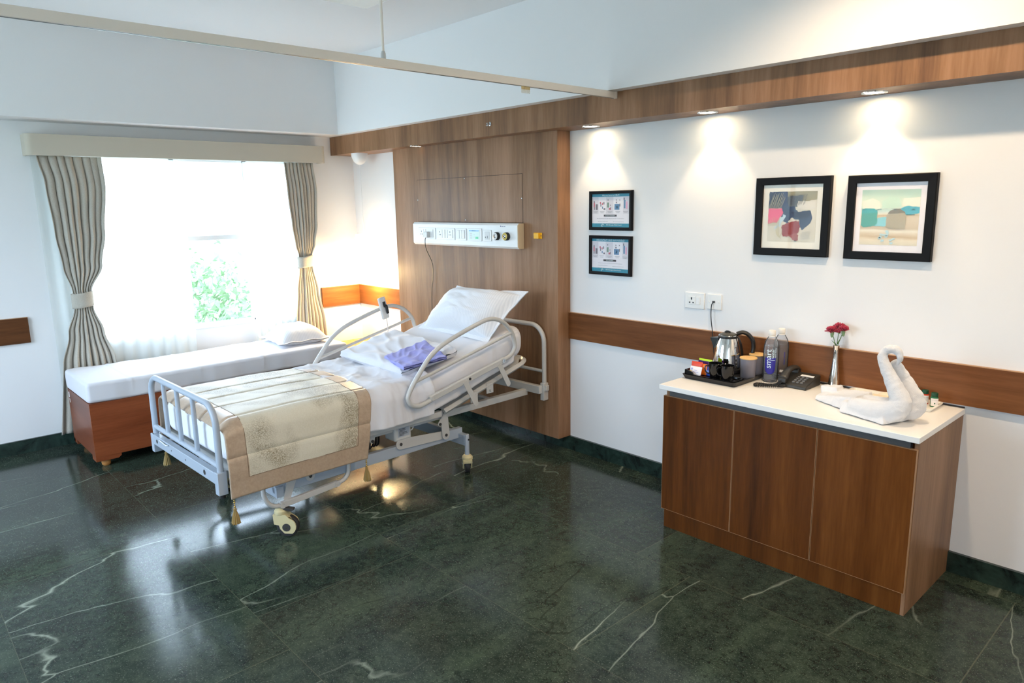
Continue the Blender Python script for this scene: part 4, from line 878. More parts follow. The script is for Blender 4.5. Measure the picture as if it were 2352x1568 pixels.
# ---- draped sheets
def drape(name, v0f, v1f, hw, drop_r, drop_l, lift, mt, label, cat, wr, nu=150, nv=110, seed=0, solid=.004, rc=.06, mif=None, extra=None, bulge=.012):
    """across arc-length a from right hem over the top to the left hem; v0f/v1f: (a) -> v limits"""
    topw = 2 * (hw - rc); arcl = rc * PI / 2; tot = drop_r - rc + arcl + topw + arcl + drop_l - rc
    def cs(a):  # -> (u, dz from the top, on_side)
        x = a - (drop_r - rc)
        if x < 0: return hw + bulge * min(1, -x * 6), -rc + x, 1
        if x < arcl: t = x / rc; return hw - rc + rc * math.cos(t), -rc + rc * math.sin(t), 1 - x / arcl
        x -= arcl
        if x < topw: return hw - rc - x, 0, 0
        x -= topw
        if x < arcl: t = x / rc; return -(hw - rc) - rc * math.sin(t), -rc + rc * math.cos(t), x / arcl
        x -= arcl; return -hw - bulge * min(1, x * 6), -rc - x, 1
    def fn(s, t):
        a = s * tot; u, dz, side = cs(a); v = v0f(s) + (v1f(s) - v0f(s)) * t
        h_ = wr(u, v, a, side)
        zz = mtop(0, v) + lift + dz
        if extra: v, zz = extra(u, v, zz, s, t, side)
        sg = 1 if u > 0 else -1
        return (u + sg * h_ * side, v, zz + h_ * (1 - side))
    b = MB(); b.grid(fn, nu, nv, mi=mif); o = b.build(name, mt, None, solid=solid); T(bedspace(o), label, cat); return o, fn, tot
def crease(x, y, k, seed): return (1 - min(1, abs(nz3(x, y, seed)) * k))
def sheet_wr(u, v, a, side):
    e = .017 * crease(u * 2.6 + v * 1.4, v * 3.4 - u, 3.0, 2) + .013 * crease(a * 2.0, v * 5.5 + a * .8, 3, 9) + .006 * nz3(u * 7, v * 8, 4)
    e += .006 * crease(u * 6 - v * 2, v * 9 + u * 3, 2.6, 17) + .003 * nz3(u * 22, v * 26, 6)
    e += side * .020 * nz3(v * 7, a * .7, 3) + side * .010 * crease(v * 9 + a, a * 2, 2.2, 33)
    k = min(1, max(0, (v - .80) / .12)); return e * (.12 + .88 * k) + .003
drape('bed_sheet', lambda s: .62, lambda s: 1.30 + .02 * math.sin(s * 7), .462, .215, .19, .010, sheetm, 'crumpled white flat sheet draped over the middle of the hospital bed', 'bed sheet', sheet_wr, solid=.003)
def sheet2_wr(u, v, a, side):
    return .007 * crease(u * 2, v * 2.5, 3, 12) + .003 * nz3(u * 6, v * 6, 14) + side * .012 * nz3(v * 5, a * 2, 13) + side * .007 * crease(v * 6 + a * 5, a * 3 - v * 2, 3, 8) + .002
drape('fitted_sheet', lambda s: 1.31, lambda s: 2.02, .462, .20, .18, .005, sheetm, 'white tucked bottom sheet wrapping the raised back of the mattress', 'bed sheet', sheet2_wr, nu=120, nv=80, solid=.003)
# ---- runner blanket with border
seams = [.11, .34, .56, .75, .94, 1.14]
BT = {}
def q_wr(u, v, a, side):
    tot = BT['tot']; bw = .092; e = 0
    ed = min(a, tot - a); ve = BT.get('ve', .5)
    if ed > bw:
        x = min(abs(a - bw - q * .0 - .0 - k) for q, k in ((0, sm) for sm in seams)); e += .0065 * (1 - math.exp(-(x / .010) ** 2)) + .003 * nz3(a * 9, v * 5, 3)
    else: e += .006 + .003 * nz3(a * 5, v * 22, 7)
    e += .004 * nz3(u * 5, v * 3, 21) + side * .010 * nz3(a * 2, v * 3.2, 31)
    return e + .004
def bl_extra(u, v, zz, s, t, side):
    # the foot edge droops over the end of the mattress
    k = max(0, .085 - (v - .02)) / .085; zz -= .05 * k * k * (1 - side)
    return v, zz
topw = 2 * (.478 - .07); BT['tot'] = .37 - .07 + .07 * PI / 2 * 2 + topw + .33 - .07
bw_a = .092 / BT['tot']
v0f = lambda s: .018 + .02 * s; v1f = lambda s: .81 + .13 * min(1, s * 2.2)
def mif(s, t): 
    Lv = v1f(s) - v0f(s); return 1 if (s < bw_a or s > 1 - bw_a or t < .10 / Lv or t > 1 - .085 / Lv) else 0
o, fnb, tot = drape('bed_runner', v0f, v1f, .478, .37, .33, .016, [quiltm, satin], 'gold and cream quilted bed runner with tan satin border over the foot of the bed', 'blanket', q_wr, nu=190, nv=120, solid=.010, rc=.07, mif=mif, extra=bl_extra, bulge=.02)
runner = o
# stitched border line
for st_ in ('a',):
    b = MB(); P_ = []
    for k in range(60): P_.append(fnb(bw_a + (1 - 2 * bw_a) * k / 59, .118))
    for k in range(1, 40): P_.append(fnb(1 - bw_a, .118 + (.905 - .118) * k / 39))
    for k in range(1, 60): P_.append(fnb(1 - bw_a - (1 - 2 * bw_a) * k / 59, .905))
    for k in range(1, 39): P_.append(fnb(bw_a, .905 - (.905 - .118) * k / 39))
    up = lambda p: Vector(p) + (Vector((1, 0, 0)) * (.0055 if p[0] > .44 else (-.0055 if p[0] < -.44 else 0)) + Vector((0, 0, .0055 if abs(p[0]) < .46 else 0)))
    b.tube([up(p) for p in P_], .0014, 5, True); b.build('border_piping', mat('dark_stitch', srgb(118, 96, 74), .6), runner)
def tassel(p, par):
    e = E('tassel', p); e.parent = par
    b = MB()
    for k in range(4): b.ball((0, 0, -.008 - .011 * k), .0055 if k % 2 else .0042, 10)
    b.build('bead', brass, e)
    tm = bpy.data.materials.get('gold_thread') or mat('gold_thread', srgb(150, 122, 60), .5, spec=.6, Sheen_Weight=.4)
    b = MB(); prof = [(.002, -.046), (.007, -.05), (.008, -.058), (.0065, -.062), (.012, -.08), (.017, -.105), (.0205, -.128), (.018, -.130)]
    vs = []; n = 26
    for r, z in prof: vs += [(r * (1 + (.12 if k % 2 else -.1)) * math.cos(2 * PI * k / n), r * (1 + (.12 if k % 2 else -.1)) * math.sin(2 * PI * k / n), z + (.004 * math.sin(k * 2.3) if z < -.12 else 0)) for k in range(n)]
    b.add(vs, [(i * n + k, i * n + (k + 1) % n, (i + 1) * n + (k + 1) % n, (i + 1) * n + k) for i in range(len(prof) - 1) for k in range(n)] + [tuple(range((len(prof) - 1) * n, len(prof) * n))]); b.build('skirt', tm, e)
for s_i, t_i in ((0, .0), (0, 1), (1, 0), (1, 1)): tassel(Vector(fnb(s_i, t_i)) + Vector((0, .012 if t_i == 0 else -.008, 0)), runner)
# ---- folded white quilt
b = MB()
def qf(s, t):  # closed loop around the section in v, extruded along u
    pass
def slab(name, C4, th, r, mt, label, cat, wr=.006, seed=0, nu=60, nv=50, lay=1, M_=True, up=(0, 0, 1)):
    P = [Vector(p) for p in C4]; nrm = (P[1] - P[0]).cross(P[3] - P[0]).normalized()
    if nrm.z < 0: nrm = -nrm
    b = MB(); n = 26
    Lx = ((P[1] - P[0]).length + (P[2] - P[3]).length) / 2; Ly = ((P[3] - P[0]).length + (P[2] - P[1]).length) / 2
    for l_ in range(lay):
        t0 = th * l_ / lay; t1 = th * (l_ + 1) / lay; dx = .004 * l_
        def fn(s, t):
            # s runs round the cross-section (top and bottom), t along x
            a = 2 * s; 
            if a < 1: y = 1 - a; tp = 1
            else: y = a - 1; tp = -1
            ed = min(1, min(y, 1 - y) * Ly / r, min(t, 1 - t) * Lx / r); hh_ = (t1 - t0) / 2 * math.sqrt(max(0, 1 - (1 - ed) ** 2))
            p = P[0] * (1 - t) * (1 - y) + P[1] * t * (1 - y) + P[2] * t * y + P[3] * (1 - t) * y
            w = wr * nz3(t * 5 + seed, y * 4, l_) + wr * .8 * crease(t * 3 + seed, y * 5 + t, 3, l_ + 2) if tp > 0 else 0
            return p + nrm * ((t0 + t1) / 2 + tp * hh_ + w) + Vector((dx + .004 * nz3(t * 4, y * 3, l_ + seed), .004 * nz3(y * 4, t * 3, l_ + 3), 0))
        b.grid(fn, nv * 2, nu, True)
    o = b.build(name, mt, None)
    if M_: bedspace(o)
    T(o, label, cat); return o
zt = lambda v: mz(v) + .211 + .018
slab('folded_quilt', [(-.445, 1.235, zt(1.235)), (.33, 1.20, zt(1.2)), (.40, 1.60, zt(1.6)), (-.40, 1.68, zt(1.68))], .064, .03, sheetm, 'folded white quilt lying across the middle of the hospital bed', 'quilt', .012, 3)
zq = lambda v: mz(v) + .211 + .084
slab('folded_gown', [(.06, 1.255, zq(1.255)), (.385, 1.175, zq(1.17)-.004), (.47, 1.45, zq(1.44)-.008), (.10, 1.56, zq(1.55))], .024, .010, blue_cloth, 'folded lavender blue cotton patient gown on the white quilt', 'gown', .009, 8, lay=2)
# ---- pillow on the backrest
Mb = Matrix.Translation(BO) @ Matrix.Rotation(BR, 4, 'Z')
pillow('pillow', [(-.37, 1.845, .845), (.42, 1.835, .838), (.515, 2.135, 1.165), (-.225, 2.125, 1.155)], .15, stripe_x, 'plump white pillow propped against the raised head of the hospital bed', M=Mb, nse=.02, seed=1, flange=.035, up=(0, -1, .7), n=64)
# ---- hand control on the far rail
hc = E('bed_handset', (0, 0, 0)); bedspace(hc); T(hc, 'white bed handset clipped on the far side rail by a black hook', 'remote control')
hc.location = Mb @ Vector((-.515, 1.635, 1.012)); hc.rotation_euler = (0, .0, BR)
q_ = E  # handset tilts with the rail
b = MB(); dd = Vector((0, .22, -1)).normalized(); ee = Vector((0, 1, .22)).normalized(); b.obox((.03, .0, .005), (.011, .030, .082), (1, 0, 0), ee, -dd); b.build('handset_body', plast_grey, hc, bevel=.008, seg=3)
b = MB(); b.obox((.044, -.003, .04), (.006, .010, .014), (1, 0, 0), ee, -dd); b.obox((.052, .016, -.005), (.007, .009, .03), (1, 0, 0), ee, -dd); b.obox((.046, .006, .022), (.006, .014, .008), (1, 0, 0), ee, -dd); b.build('rail_clip', black_matt, hc, bevel=.003)
b = MB(); b.tube(crv([(.03, .02, -.075), (.03, .028, -.12), (.028, .03, -.17), (.02, .022, -.25), (.01, .015, -.36)], 6), .0035, 8); b.build('cord', plast_grey, hc)

# ================================================================== CABINET
cb = E('cabinet', (4.64, -.295, 0)); T(cb, 'low brown laminate three door cabinet with white stone top against the wall', 'cabinet')
cx = lambda x: x - 4.64; cy = lambda y: y + .295
b = MB(); b.box(cx(4.03), cx(4.048), cy(-.563), cy(0), 0, .774); b.box(cx(5.238), cx(5.256), cy(-.564), cy(0), 0, .774); b.box(cx(4.048), cx(5.238), cy(-.02), cy(0), 0, .77); b.box(cx(4.048), cx(5.238), cy(-.55), cy(-.02), .1, .118)
b.build('carcass', wood_v, cb, bevel=.001)
B('plinth', wood_door, cb, (cx(4.032), cx(5.24), cy(-.566), cy(-.55), 0, .108), bevel=.001)
dx_ = [(4.024, 4.434), (4.438, 4.845), (4.849, 5.254)]
for i, (a, c) in enumerate(dx_):
    d = B('door', wood_door, cb, (cx(a) + .0012, cx(c) - .0012, cy(-.582), cy(-.565), .11, .742), smooth=False)
    b = MB(); z0, z1, yA, yB = .11, .742, cy(-.5825), cy(-.5645)
    for q in ((cx(a), cx(a) + .0012, z0, z1), (cx(c) - .0012, cx(c), z0, z1), (cx(a), cx(c), z1, z1 + .0012), (cx(a), cx(c), z0 - .0012, z0)): b.box(q[0], q[1], yA, yB, q[2], q[3])
    b.build('edge_band', edge_band, d, smooth=False)
B('finger_profile', dark_grey, cb, (cx(4.055), cx(5.225), cy(-.572), cy(-.545), .73, .774))
B('top_rail', wood_door, cb, (cx(4.048), cx(5.238), cy(-.545), cy(-.53), .70, .77))
B('worktop', stone, cb, (cx(3.998), cx(5.262), cy(-.590), cy(-.003), .774, .80), bevel=.002)
B('back_seal', dark_grey, cb, (cx(4.0), cx(5.258), cy(-.003), cy(-.0005), .77, .806), smooth=False)
WT = .8004
# ---- tea tray
ty = E('serving_tray', (4.168, -.242, WT)); T(ty, 'large black tea tray at the left end of the cabinet top', 'tray')
def traymesh(w, h, H0, z0=0, rim=.012, fl=.006, slope=.012):
    b = MB(); n = 8; 
    def rr(hw, hh, r, z): return [(sx_ * (hw - r) + r * math.cos(a0 + k / (n - 1) * PI / 2), sy_ * (hh - r) + r * math.sin(a0 + k / (n - 1) * PI / 2), z) for (sx_, sy_, a0) in ((1, 1, 0), (-1, 1, PI / 2), (-1, -1, PI), (1, -1, 1.5 * PI)) for k in range(n)]
    rings = [rr(w - slope, h - slope, .015, z0), rr(w, h, .02, z0 + H0), rr(w - .004, h - .004, .018, z0 + H0 + .001), rr(w - rim - .004, h - rim - .004, .012, z0 + H0 - .001), rr(w - rim - slope, h - rim - slope, .01, z0 + fl)]
    m_ = len(rings[0]); b.add([p for r in rings for p in r], [tuple(range(m_))[::-1]] + [(i * m_ + k, i * m_ + (k + 1) % m_, (i + 1) * m_ + (k + 1) % m_, (i + 1) * m_ + k) for i in range(4) for k in range(m_)] + [tuple(range(4 * m_, 5 * m_))]); return b
traymesh(.163, .158, .024, 0, .01, .016).build('tray_body', black_matt, ty)
t2 = E('sachet_tray', (4.168, -.333, WT + .0165)); T(t2, 'smaller black tray with sachet pocket standing on the large tray', 'tray')
traymesh(.15, .062, .012, 0, .008, .003, .006).build('tray_body', black_gloss, t2)
b = MB(); out = [(-.145, 0)] + [(-.145 + .095 * k / 16, .034 - .010 * (1 - math.cos(k / 16 * PI)) - (.008 * math.sin(k / 16 * PI) if k > 8 else 0)) for k in range(17)] + [(-.045, 0)]
b.prism(out, -.058, -.053, 'y'); b.prism([(-.145, 0), (-.145, .036), (-.05, .034), (-.05, 0)], .052, .057, 'y'); b.box(-.146, -.142, -.058, .056, 0, .034)
b.build('sachet_pocket', black_gloss, t2)
Z2 = WT + .0165 + .004
# sachets
def sachet(x, y, z, w, h, tilt, yawr, c, label, deco=None, th=.004):
    e = E('sachet', (x, y, z), yawr); e.rotation_euler = (tilt, 0, yawr); T(e, label, 'sachet')
    b = MB(); b.grid(lambda s, t: ((2 * s - 1) * w / 2, -th * math.sin(PI * s) ** .6 * math.sin(PI * t) ** .5 if 0 < s < 1 and 0 < t < 1 else 0, t * h), 12, 12); b.grid(lambda s, t: ((1 - 2 * s) * w / 2, th * math.sin(PI * s) ** .6 * math.sin(PI * t) ** .5 if 0 < s < 1 and 0 < t < 1 else 0, t * h), 12, 12)
    b.build('packet', flatmat(label.replace(' ', '_')[:28], c, .35), e)
    for k, (a0, a1, z0, z1, cc) in enumerate(deco or []): B('print', flatmat('sachet_print%d%d' % (k, int(x * 1e4) % 997), cc, .35), e, (a0 * w, a1 * w, -th - .0012, -th - .0008, z0 * h, z1 * h), smooth=False)
    return e
sachet(4.072, -.372, Z2, .072, .050, -.35, .0, (232, 226, 228), 'white and yellow paper sachet at the front of the pocket', [(-.5, -.3, .02, .45, (250, 206, 40)), (-.38, -.24, .6, .78, (150, 160, 210)), (-.1, .15, .55, .6, (170, 160, 200)), (-.2, .3, .36, .4, (170, 160, 200))])
sachet(4.062, -.345, Z2 + .002, .066, .068, -.2, .05, (216, 70, 40), 'red and orange coffee sachet with black oval print', [(-.28, .38, .05, .62, (240, 190, 40)), (-.2, .12, .3, .5, (30, 30, 34)), (-.05, .05, .36, .42, (220, 220, 220))])
sachet(4.092, -.335, Z2 + .002, .06, .060, -.15, -.1, (226, 112, 30), 'orange tea sachet behind the red one')
sachet(4.118, -.335, Z2 + .002, .062, .048, -.2, -.15, (38, 74, 168), 'royal blue sugar sachet next to the cups', [(-.4, .4, .3, .6, (120, 150, 214))])
sachet(4.128, -.305, Z2 + .004, .072, .066, -.1, -.1, (74, 26, 110), 'deep purple sachet standing behind the blue one')
sachet(4.088, -.300, Z2 + .006, .085, .075, -.1, -.05, (190, 226, 40), 'lime green tipped sachet at the back of the pocket', [(-.5, .5, .0, .86, (70, 24, 104))])
# cups
def cup(x, y, label, ha):
    e = E('cup', (x, y, Z2), ha); T(e, label, 'cup', 'black tea cups on the tray')
    b = MB(); b.lathe([(.0, .0), (.024, 0), (.027, .004), (.034, .046), (.0375, .083), (.0365, .084), (.0345, .082), (.031, .046), (.024, .008), (0, .006)], (0, 0, 0), 36); b.build('bowl', black_gloss, e)
    b = MB(); b.tube(crv([(.034, 0, .068), (.050, 0, .066), (.054, 0, .048), (.045, 0, .030), (.031, 0, .026)], 5), .0045, 8, flat=(1.3, .8)); b.build('handle', black_gloss, e)
cup(4.186, -.372 + .02, 'black glazed cup beside the sachets, the left of two', -2.55); cup(4.262, -.372 + .012, 'black glazed cup in front of the kettle base, the right of two', -2.65)
# spoon things
e = E('stirrer_sachets', (4.30, -.365, Z2)); T(e, 'small clear wrapped stirrers lying at the right end of the small tray', 'stirrer'); b = MB()
for k in range(2): b.obox((-.012 + .012 * k, .005 * k, .004), (.004, .022, .002), (1, .3, 0), (-.3, 1, 0), (0, 0, 1))
b.build('wrapper', steel, e); B('paper_end', flatmat('pink_paper', (224, 190, 190)), e, (.006, .014, -.006, .006, .005, .007))
# kettle
kt = E('kettle', (4.135, -.150, WT + .016)); kt.rotation_euler = (0, 0, 0); T(kt, 'polished steel electric kettle with black handle and lid on its base', 'kettle')
b = MB(); b.lathe([(.0, 0), (.078, 0), (.082, .006), (.080, .022), (.074, .026), (.0, .026)], (0, 0, 0), 44); b.build('power_base', black_matt, kt)
b = MB(); prof = [(.076, .026), (.0785, .034), (.0775, .06), (.073, .10), (.066, .14), (.058, .17), (.051, .192), (.050, .196)]
b.lathe([(.0, .0265)] + prof + [(.046, .196)], (0, 0, 0), 60); b.build('jug', chrome, kt)
b = MB(); b.lathe([(.052, .190), (.0535, .197), (.052, .203), (.047, .204)], (0, 0, 0), 44); b.build('collar', black_matt, kt)
b = MB(); b.lathe([(.0525, .2032), (.050, .207), (.046, .2075), (.046, .205)], (0, 0, 0), 44); b.build('lid_ring', steel, kt)
b = MB(); b.lathe([(.046, .205), (.044, .211), (.030, .218), (.014, .221), (0, .2215)], (0, 0, 0), 36); b.build('lid', mat('kettle_lid', srgb(70, 66, 56), .3), kt)
b = MB(); b.tube(crv([(-.014, -.01, .221), (-.004, -.012, .2265), (.01, -.012, .2265), (.018, -.008, .221)], 5), .005, 8); b.build('lid_knob', black_matt, kt)
sd = Vector((-.82, -.57, 0)) if 0 else Vector((-.86, -.5, 0)).normalized()
sp = Vector((-sd.y, sd.x, 0)); b = MB()
b.add([sd * .050 + sp * .026 + Vector((0, 0, .192)), sd * .050 - sp * .026 + Vector((0, 0, .192)), sd * .096 + Vector((0, 0, .188)), sd * .063 + sp * .014 + Vector((0, 0, .135)), sd * .063 - sp * .014 + Vector((0, 0, .135)), sd * .074 + Vector((0, 0, .13))], [(0, 2, 1), (0, 3, 5, 2), (1, 2, 5, 4), (3, 4, 5)]); b.build('spout', mat('spout_dark_steel', srgb(80, 84, 84), .3, .7), kt, smooth=False, solid=.001)
hd = Vector((.86, .5, 0)).normalized(); b = MB()
b.tube(crv([hd * .044 + Vector((0, 0, .212)), hd * .075 + Vector((0, 0, .222)), hd * .105 + Vector((0, 0, .210)), hd * .128 + Vector((0, 0, .180)), hd * .134 + Vector((0, 0, .14)), hd * .128 + Vector((0, 0, .105)), hd * .118 + Vector((0, 0, .09))], 6), [.0135] * 30 + [.011] * 7, 12, flat=(1.15, .85)); b.build('handle', black_matt, kt)
b = MB(); b.tube(crv([hd * .050 + Vector((0, 0, .19)), hd * .066 + Vector((0, 0, .15)), hd * .076 + Vector((0, 0, .10)), hd * .080 + Vector((0, 0, .04))], 6), .009, 10, flat=(1.6, .5)); b.build('handle_spine', black_matt, kt)
# jars
def jar(x, y, z, label):
    e = E('storage_jar', (x, y, z)); T(e, label, 'jar', 'frosted jars with wooden lids')
    b = MB(); b.lathe([(.0, 0), (.036, 0), (.038, .003), (.0415, .105), (.040, .105), (.036, .006), (0, .005)], (0, 0, 0), 40); b.build('glass', frost, e)
    b = MB(); b.lathe([(.0, .104), (.044, .104), (.0455, .106), (.0455, .109), (.044, .111), (0, .111)], (0, 0, 0), 40); b.build('lid', bamboo, e)
jar(4.292, -.205, WT + .016, 'frosted glass tumbler jar with light wooden lid at the front of the tray'); jar(4.283, -.092, WT + .016, 'frosted glass jar with wooden lid behind, half hidden by the water bottles')
# bottles
def bottle(x, y, label, rz, front):
    e = E('water_bottle', (x, y, WT), rz); T(e, label, 'bottle', 'water bottles on the cabinet')
    prof = [(.0, .006), (.02, .002), (.033, 0), (.0385, .006), (.040, .02), (.0385, .03), (.040, .04), (.040, .17), (.0385, .19), (.033, .215), (.022, .235), (.0155, .245), (.0145, .262)]
    b = MB(); b.lathe(prof + [(r - .0008, z) for r, z in prof[::-1][:-2]] + [(.0, .0075)], (0, 0, 0), 40); b.build('bottle_body', plastic_clear, e)
    b = MB(); b.lathe([(.0, .009)] + [(max(0, r - .0012), z + .001) for r, z in prof[2:9]] + [(.037, .192), (0, .192)], (0, 0, 0), 36); b.build('water', watermat, e)
    b = MB(); b.lathe([(.0175, .248), (.018, .25), (.018, .272), (.0165, .274), (0, .274)], (0, 0, 0), 30); b.lathe([(.0165, .242), (.019, .243), (.0165, .247)], (0, 0, 0), 30); b.build('cap', mat('frosted_cap', srgb(226, 222, 214), .4), e)
    # label faces local -y
    if front:
        navy = bpy.data.materials.get('navy_label') or mat('navy_label', srgb(40, 34, 140), .35)
        b = MB()
        def pf(s, t):
            th = -.75 + 1.35 * s; zc, hh = .098, .052; k = math.sqrt(max(0, 1 - ((s - .5) * 2) ** 2)) ** .6
            z = zc - hh * k + (2 * hh * .93) * t * (.5 + .5 * k) if 0 else zc + (-hh * k if t == 0 else 0) + (hh * k + .035) * t - (0 if t == 0 else 0)
            z = (zc - hh * k) * (1 - t) + (zc + .036) * t
            return (.0406 * math.sin(th), -.0406 * math.cos(th), z)
        b.grid(pf, 24, 4); b.build('label_patch', navy, e)
        a = -.30
        txt('label_lettering', 'smart', .044, inkw, e, (.0412 * math.sin(a), -.0412 * math.cos(a), .128), (PI / 2, -PI / 2, a), ext=.0002)
        a = .22; txt('label_lettering', '| water', .022, inkw, e, (.0412 * math.sin(a), -.0412 * math.cos(a), .150), (PI / 2, -PI / 2, a), ext=.0002)
        a = .55; txt('label_lettering', 'vapour distilled', .009, inkw, e, (.0412 * math.sin(a), -.0412 * math.cos(a), .160), (PI / 2, -PI / 2, a), ext=.0002)
    else:
        navy = bpy.data.materials['navy_label']; a = .45
        txt('label_lettering', 'smart water', .014, navy, e, (.0412 * math.sin(a), -.0412 * math.cos(a), .120), (PI / 2, -PI / 2, a), ext=.0002)
        B('price_tag', white_p, e, (-.002, .016, -.0425, -.041, .045, .058), smooth=False)
bottle(4.382, -.135, 'clear water bottle with navy and white label, in front of a second bottle', .48, True); bottle(4.392, -.050, 'clear water bottle against the wall behind the navy labelled one', .48, False)
# telephone
tp = E('telephone', (4.532, -.12, WT)); T(tp, 'dark push button desk telephone with handset on its cradle', 'telephone')
b = MB(); b.prism([(-.082, 0), (-.082, .016), (-.07, .022), (.075, .056), (.082, .05), (.082, 0)], -.078, .078, 'x'); b.build('phone_base', phone_m, tp, bevel=.004)
bs = lambda y: .022 + .2345 * (y + .07)
b = MB(); b.tube(crv([(-.048, -.078, .040), (-.050, -.06, .052), (-.052, -.02, .072), (-.052, .02, .080), (-.050, .055, .078), (-.048, .078, .066)], 5), [.016, .018, .02, .02, .019, .018, .017, .016, .016, .015, .015, .015, .015, .015, .015, .015, .015, .015, .016, .017, .018, .019, .019, .018, .017, .016], 12, flat=(1.35, .75)); 
b.box(-.070, -.028, -.088, -.052, .022, .046); b.box(-.070, -.028, .05, .084, .05, .072); b.build('handset', phone_m, tp, bevel=.003)
b = MB()
for r_ in range(4):
    for c_ in range(3):
        y = -.052 + .020 * r_; xx = -.002 + .021 * c_; b.obox((xx, y, bs(y) + .0025), (.0065, .005, .003), (1, 0, 0), (0, 1, .2345), (0, -.2345, 1))
b.build('key', mat('phone_keys', srgb(112, 112, 112), .35), tp, bevel=.001)
b = MB(); b.obox((.03, .034, bs(.034) + .0012), (.034, .009, .0008), (1, 0, 0), (0, 1, .2345), (0, -.2345, 1)); b.build('index_card', white_p, tp, smooth=False)
b = MB(); co = []; base_ = crv([(-.05, -.086, .028), (-.07, -.098, .012), (-.10, -.12, .008), (-.15, -.135, .008), (-.155, -.165, .008), (-.135, -.175, .009), (-.09, -.15, .010), (-.045, -.125, .012), (-.03, -.088, .01)], 30)
for i, p in enumerate(base_[:-1]):
    t = (base_[i + 1] - p).normalized(); x = t.cross(Vector((0, 0, 1))).normalized(); y = x.cross(t); a = i * 1.25; co.append(p + (x * math.cos(a) + y * math.sin(a)) * .0058)
b.tube(co, .0027, 5); b.build('coiled_cord', black_matt, tp)
# vase with carnations
vs_ = E('bud_vase', (4.682, -.048, WT)); T(vs_, 'slim polished steel bud vase against the wall', 'vase')
b = MB(); b.lathe([(0, .001), (.030, 0), (.031, .002), (.029, .01), (.0265, .04), (.020, .1), (.0145, .15), (.0125, .18), (.014, .212), (.0165, .222), (.0155, .2225), (.012, .205), (.010, .17)], (0, 0, 0), 40); b.build('vase_body', chrome, vs_)
def carnation(hx, hy, hz, seed, label, r=.032):
    e = E('carnation', (4.682, -.048, WT + .17)); T(e, label, 'flower', 'carnations in the bud vase')
    b = MB(); b.tube(crv([(hx * .05, hy * .05, 0), (hx * .3, hy * .3, hz * .45), (hx * .8, hy * .8, hz * .8), (hx, hy, hz - .02)], 5), .0016, 6); b.build('stem', stemm, e)
    b = MB(); b.lathe([(.002, -.034), (.006, -.03), (.0085, -.018), (.0095, -.006), (.007, -.004)], (hx, hy, hz), 12); b.build('calyx', leafm, e)
    rnd = random.Random(seed); b = MB()
    for k in range(44):
        th = rnd.uniform(0, 2 * PI); el = (k / 44) * 1.35 + rnd.uniform(-.1, .1); L = r * rnd.uniform(.85, 1.1); w = rnd.uniform(.010, .015)
        d = Vector((math.cos(th) * math.cos(el), math.sin(th) * math.cos(el), math.sin(el) * .85 + .05)); sd_ = d.cross(Vector((0, 0, 1)) if abs(d.z) < .9 else Vector((1, 0, 0))).normalized(); nn = d.cross(sd_)
        n0 = len(b.v); rows_ = []
        for i in range(4):
            f = i / 3; ww = w * (.2 + .8 * f); row = []
            for j in range(6): g = j / 5 * 2 - 1; row.append(Vector((hx, hy, hz - .004)) + d * (L * f * (1 + (.10 * (j % 2) if i == 3 else 0))) + sd_ * ww * g + nn * (.004 * math.sin(j * 2.4 + k) * f))
            rows_ += row
        b.add(rows_, [(i * 6 + j, i * 6 + j + 1, (i + 1) * 6 + j + 1, (i + 1) * 6 + j) for i in range(3) for j in range(5)])
    b.build('petals', petalm, e, solid=.0004)
carnation(-.018, -.018, .125, 1, 'deep red carnation on the left of the bud vase'); carnation(.006, .006, .143, 2, 'deep red carnation in the middle, the highest bloom in the vase', .028); carnation(.032, -.006, .136, 3, 'deep red carnation on the right of the bud vase', .027)
b = MB()
for k, (ax, ay, L) in enumerate(((-.5, -.4, .04), (.5, -.3, .045), (.1, .5, .04), (-.1, -.6, .035), (.35, .1, .055))):
    d = Vector((ax, ay, 1)).normalized(); s0 = Vector((0, 0, .215)); x = d.cross(Vector((0, 1, 0))).normalized(); b.add([s0, s0 + d * L * .6 + x * .002, s0 + d * L + Vector((ax * .01, ay * .01, 0)), s0 + d * L * .6 - x * .002], [(0, 1, 2, 3)])
b.build('sprig', stemm, vs_, solid=.0006)

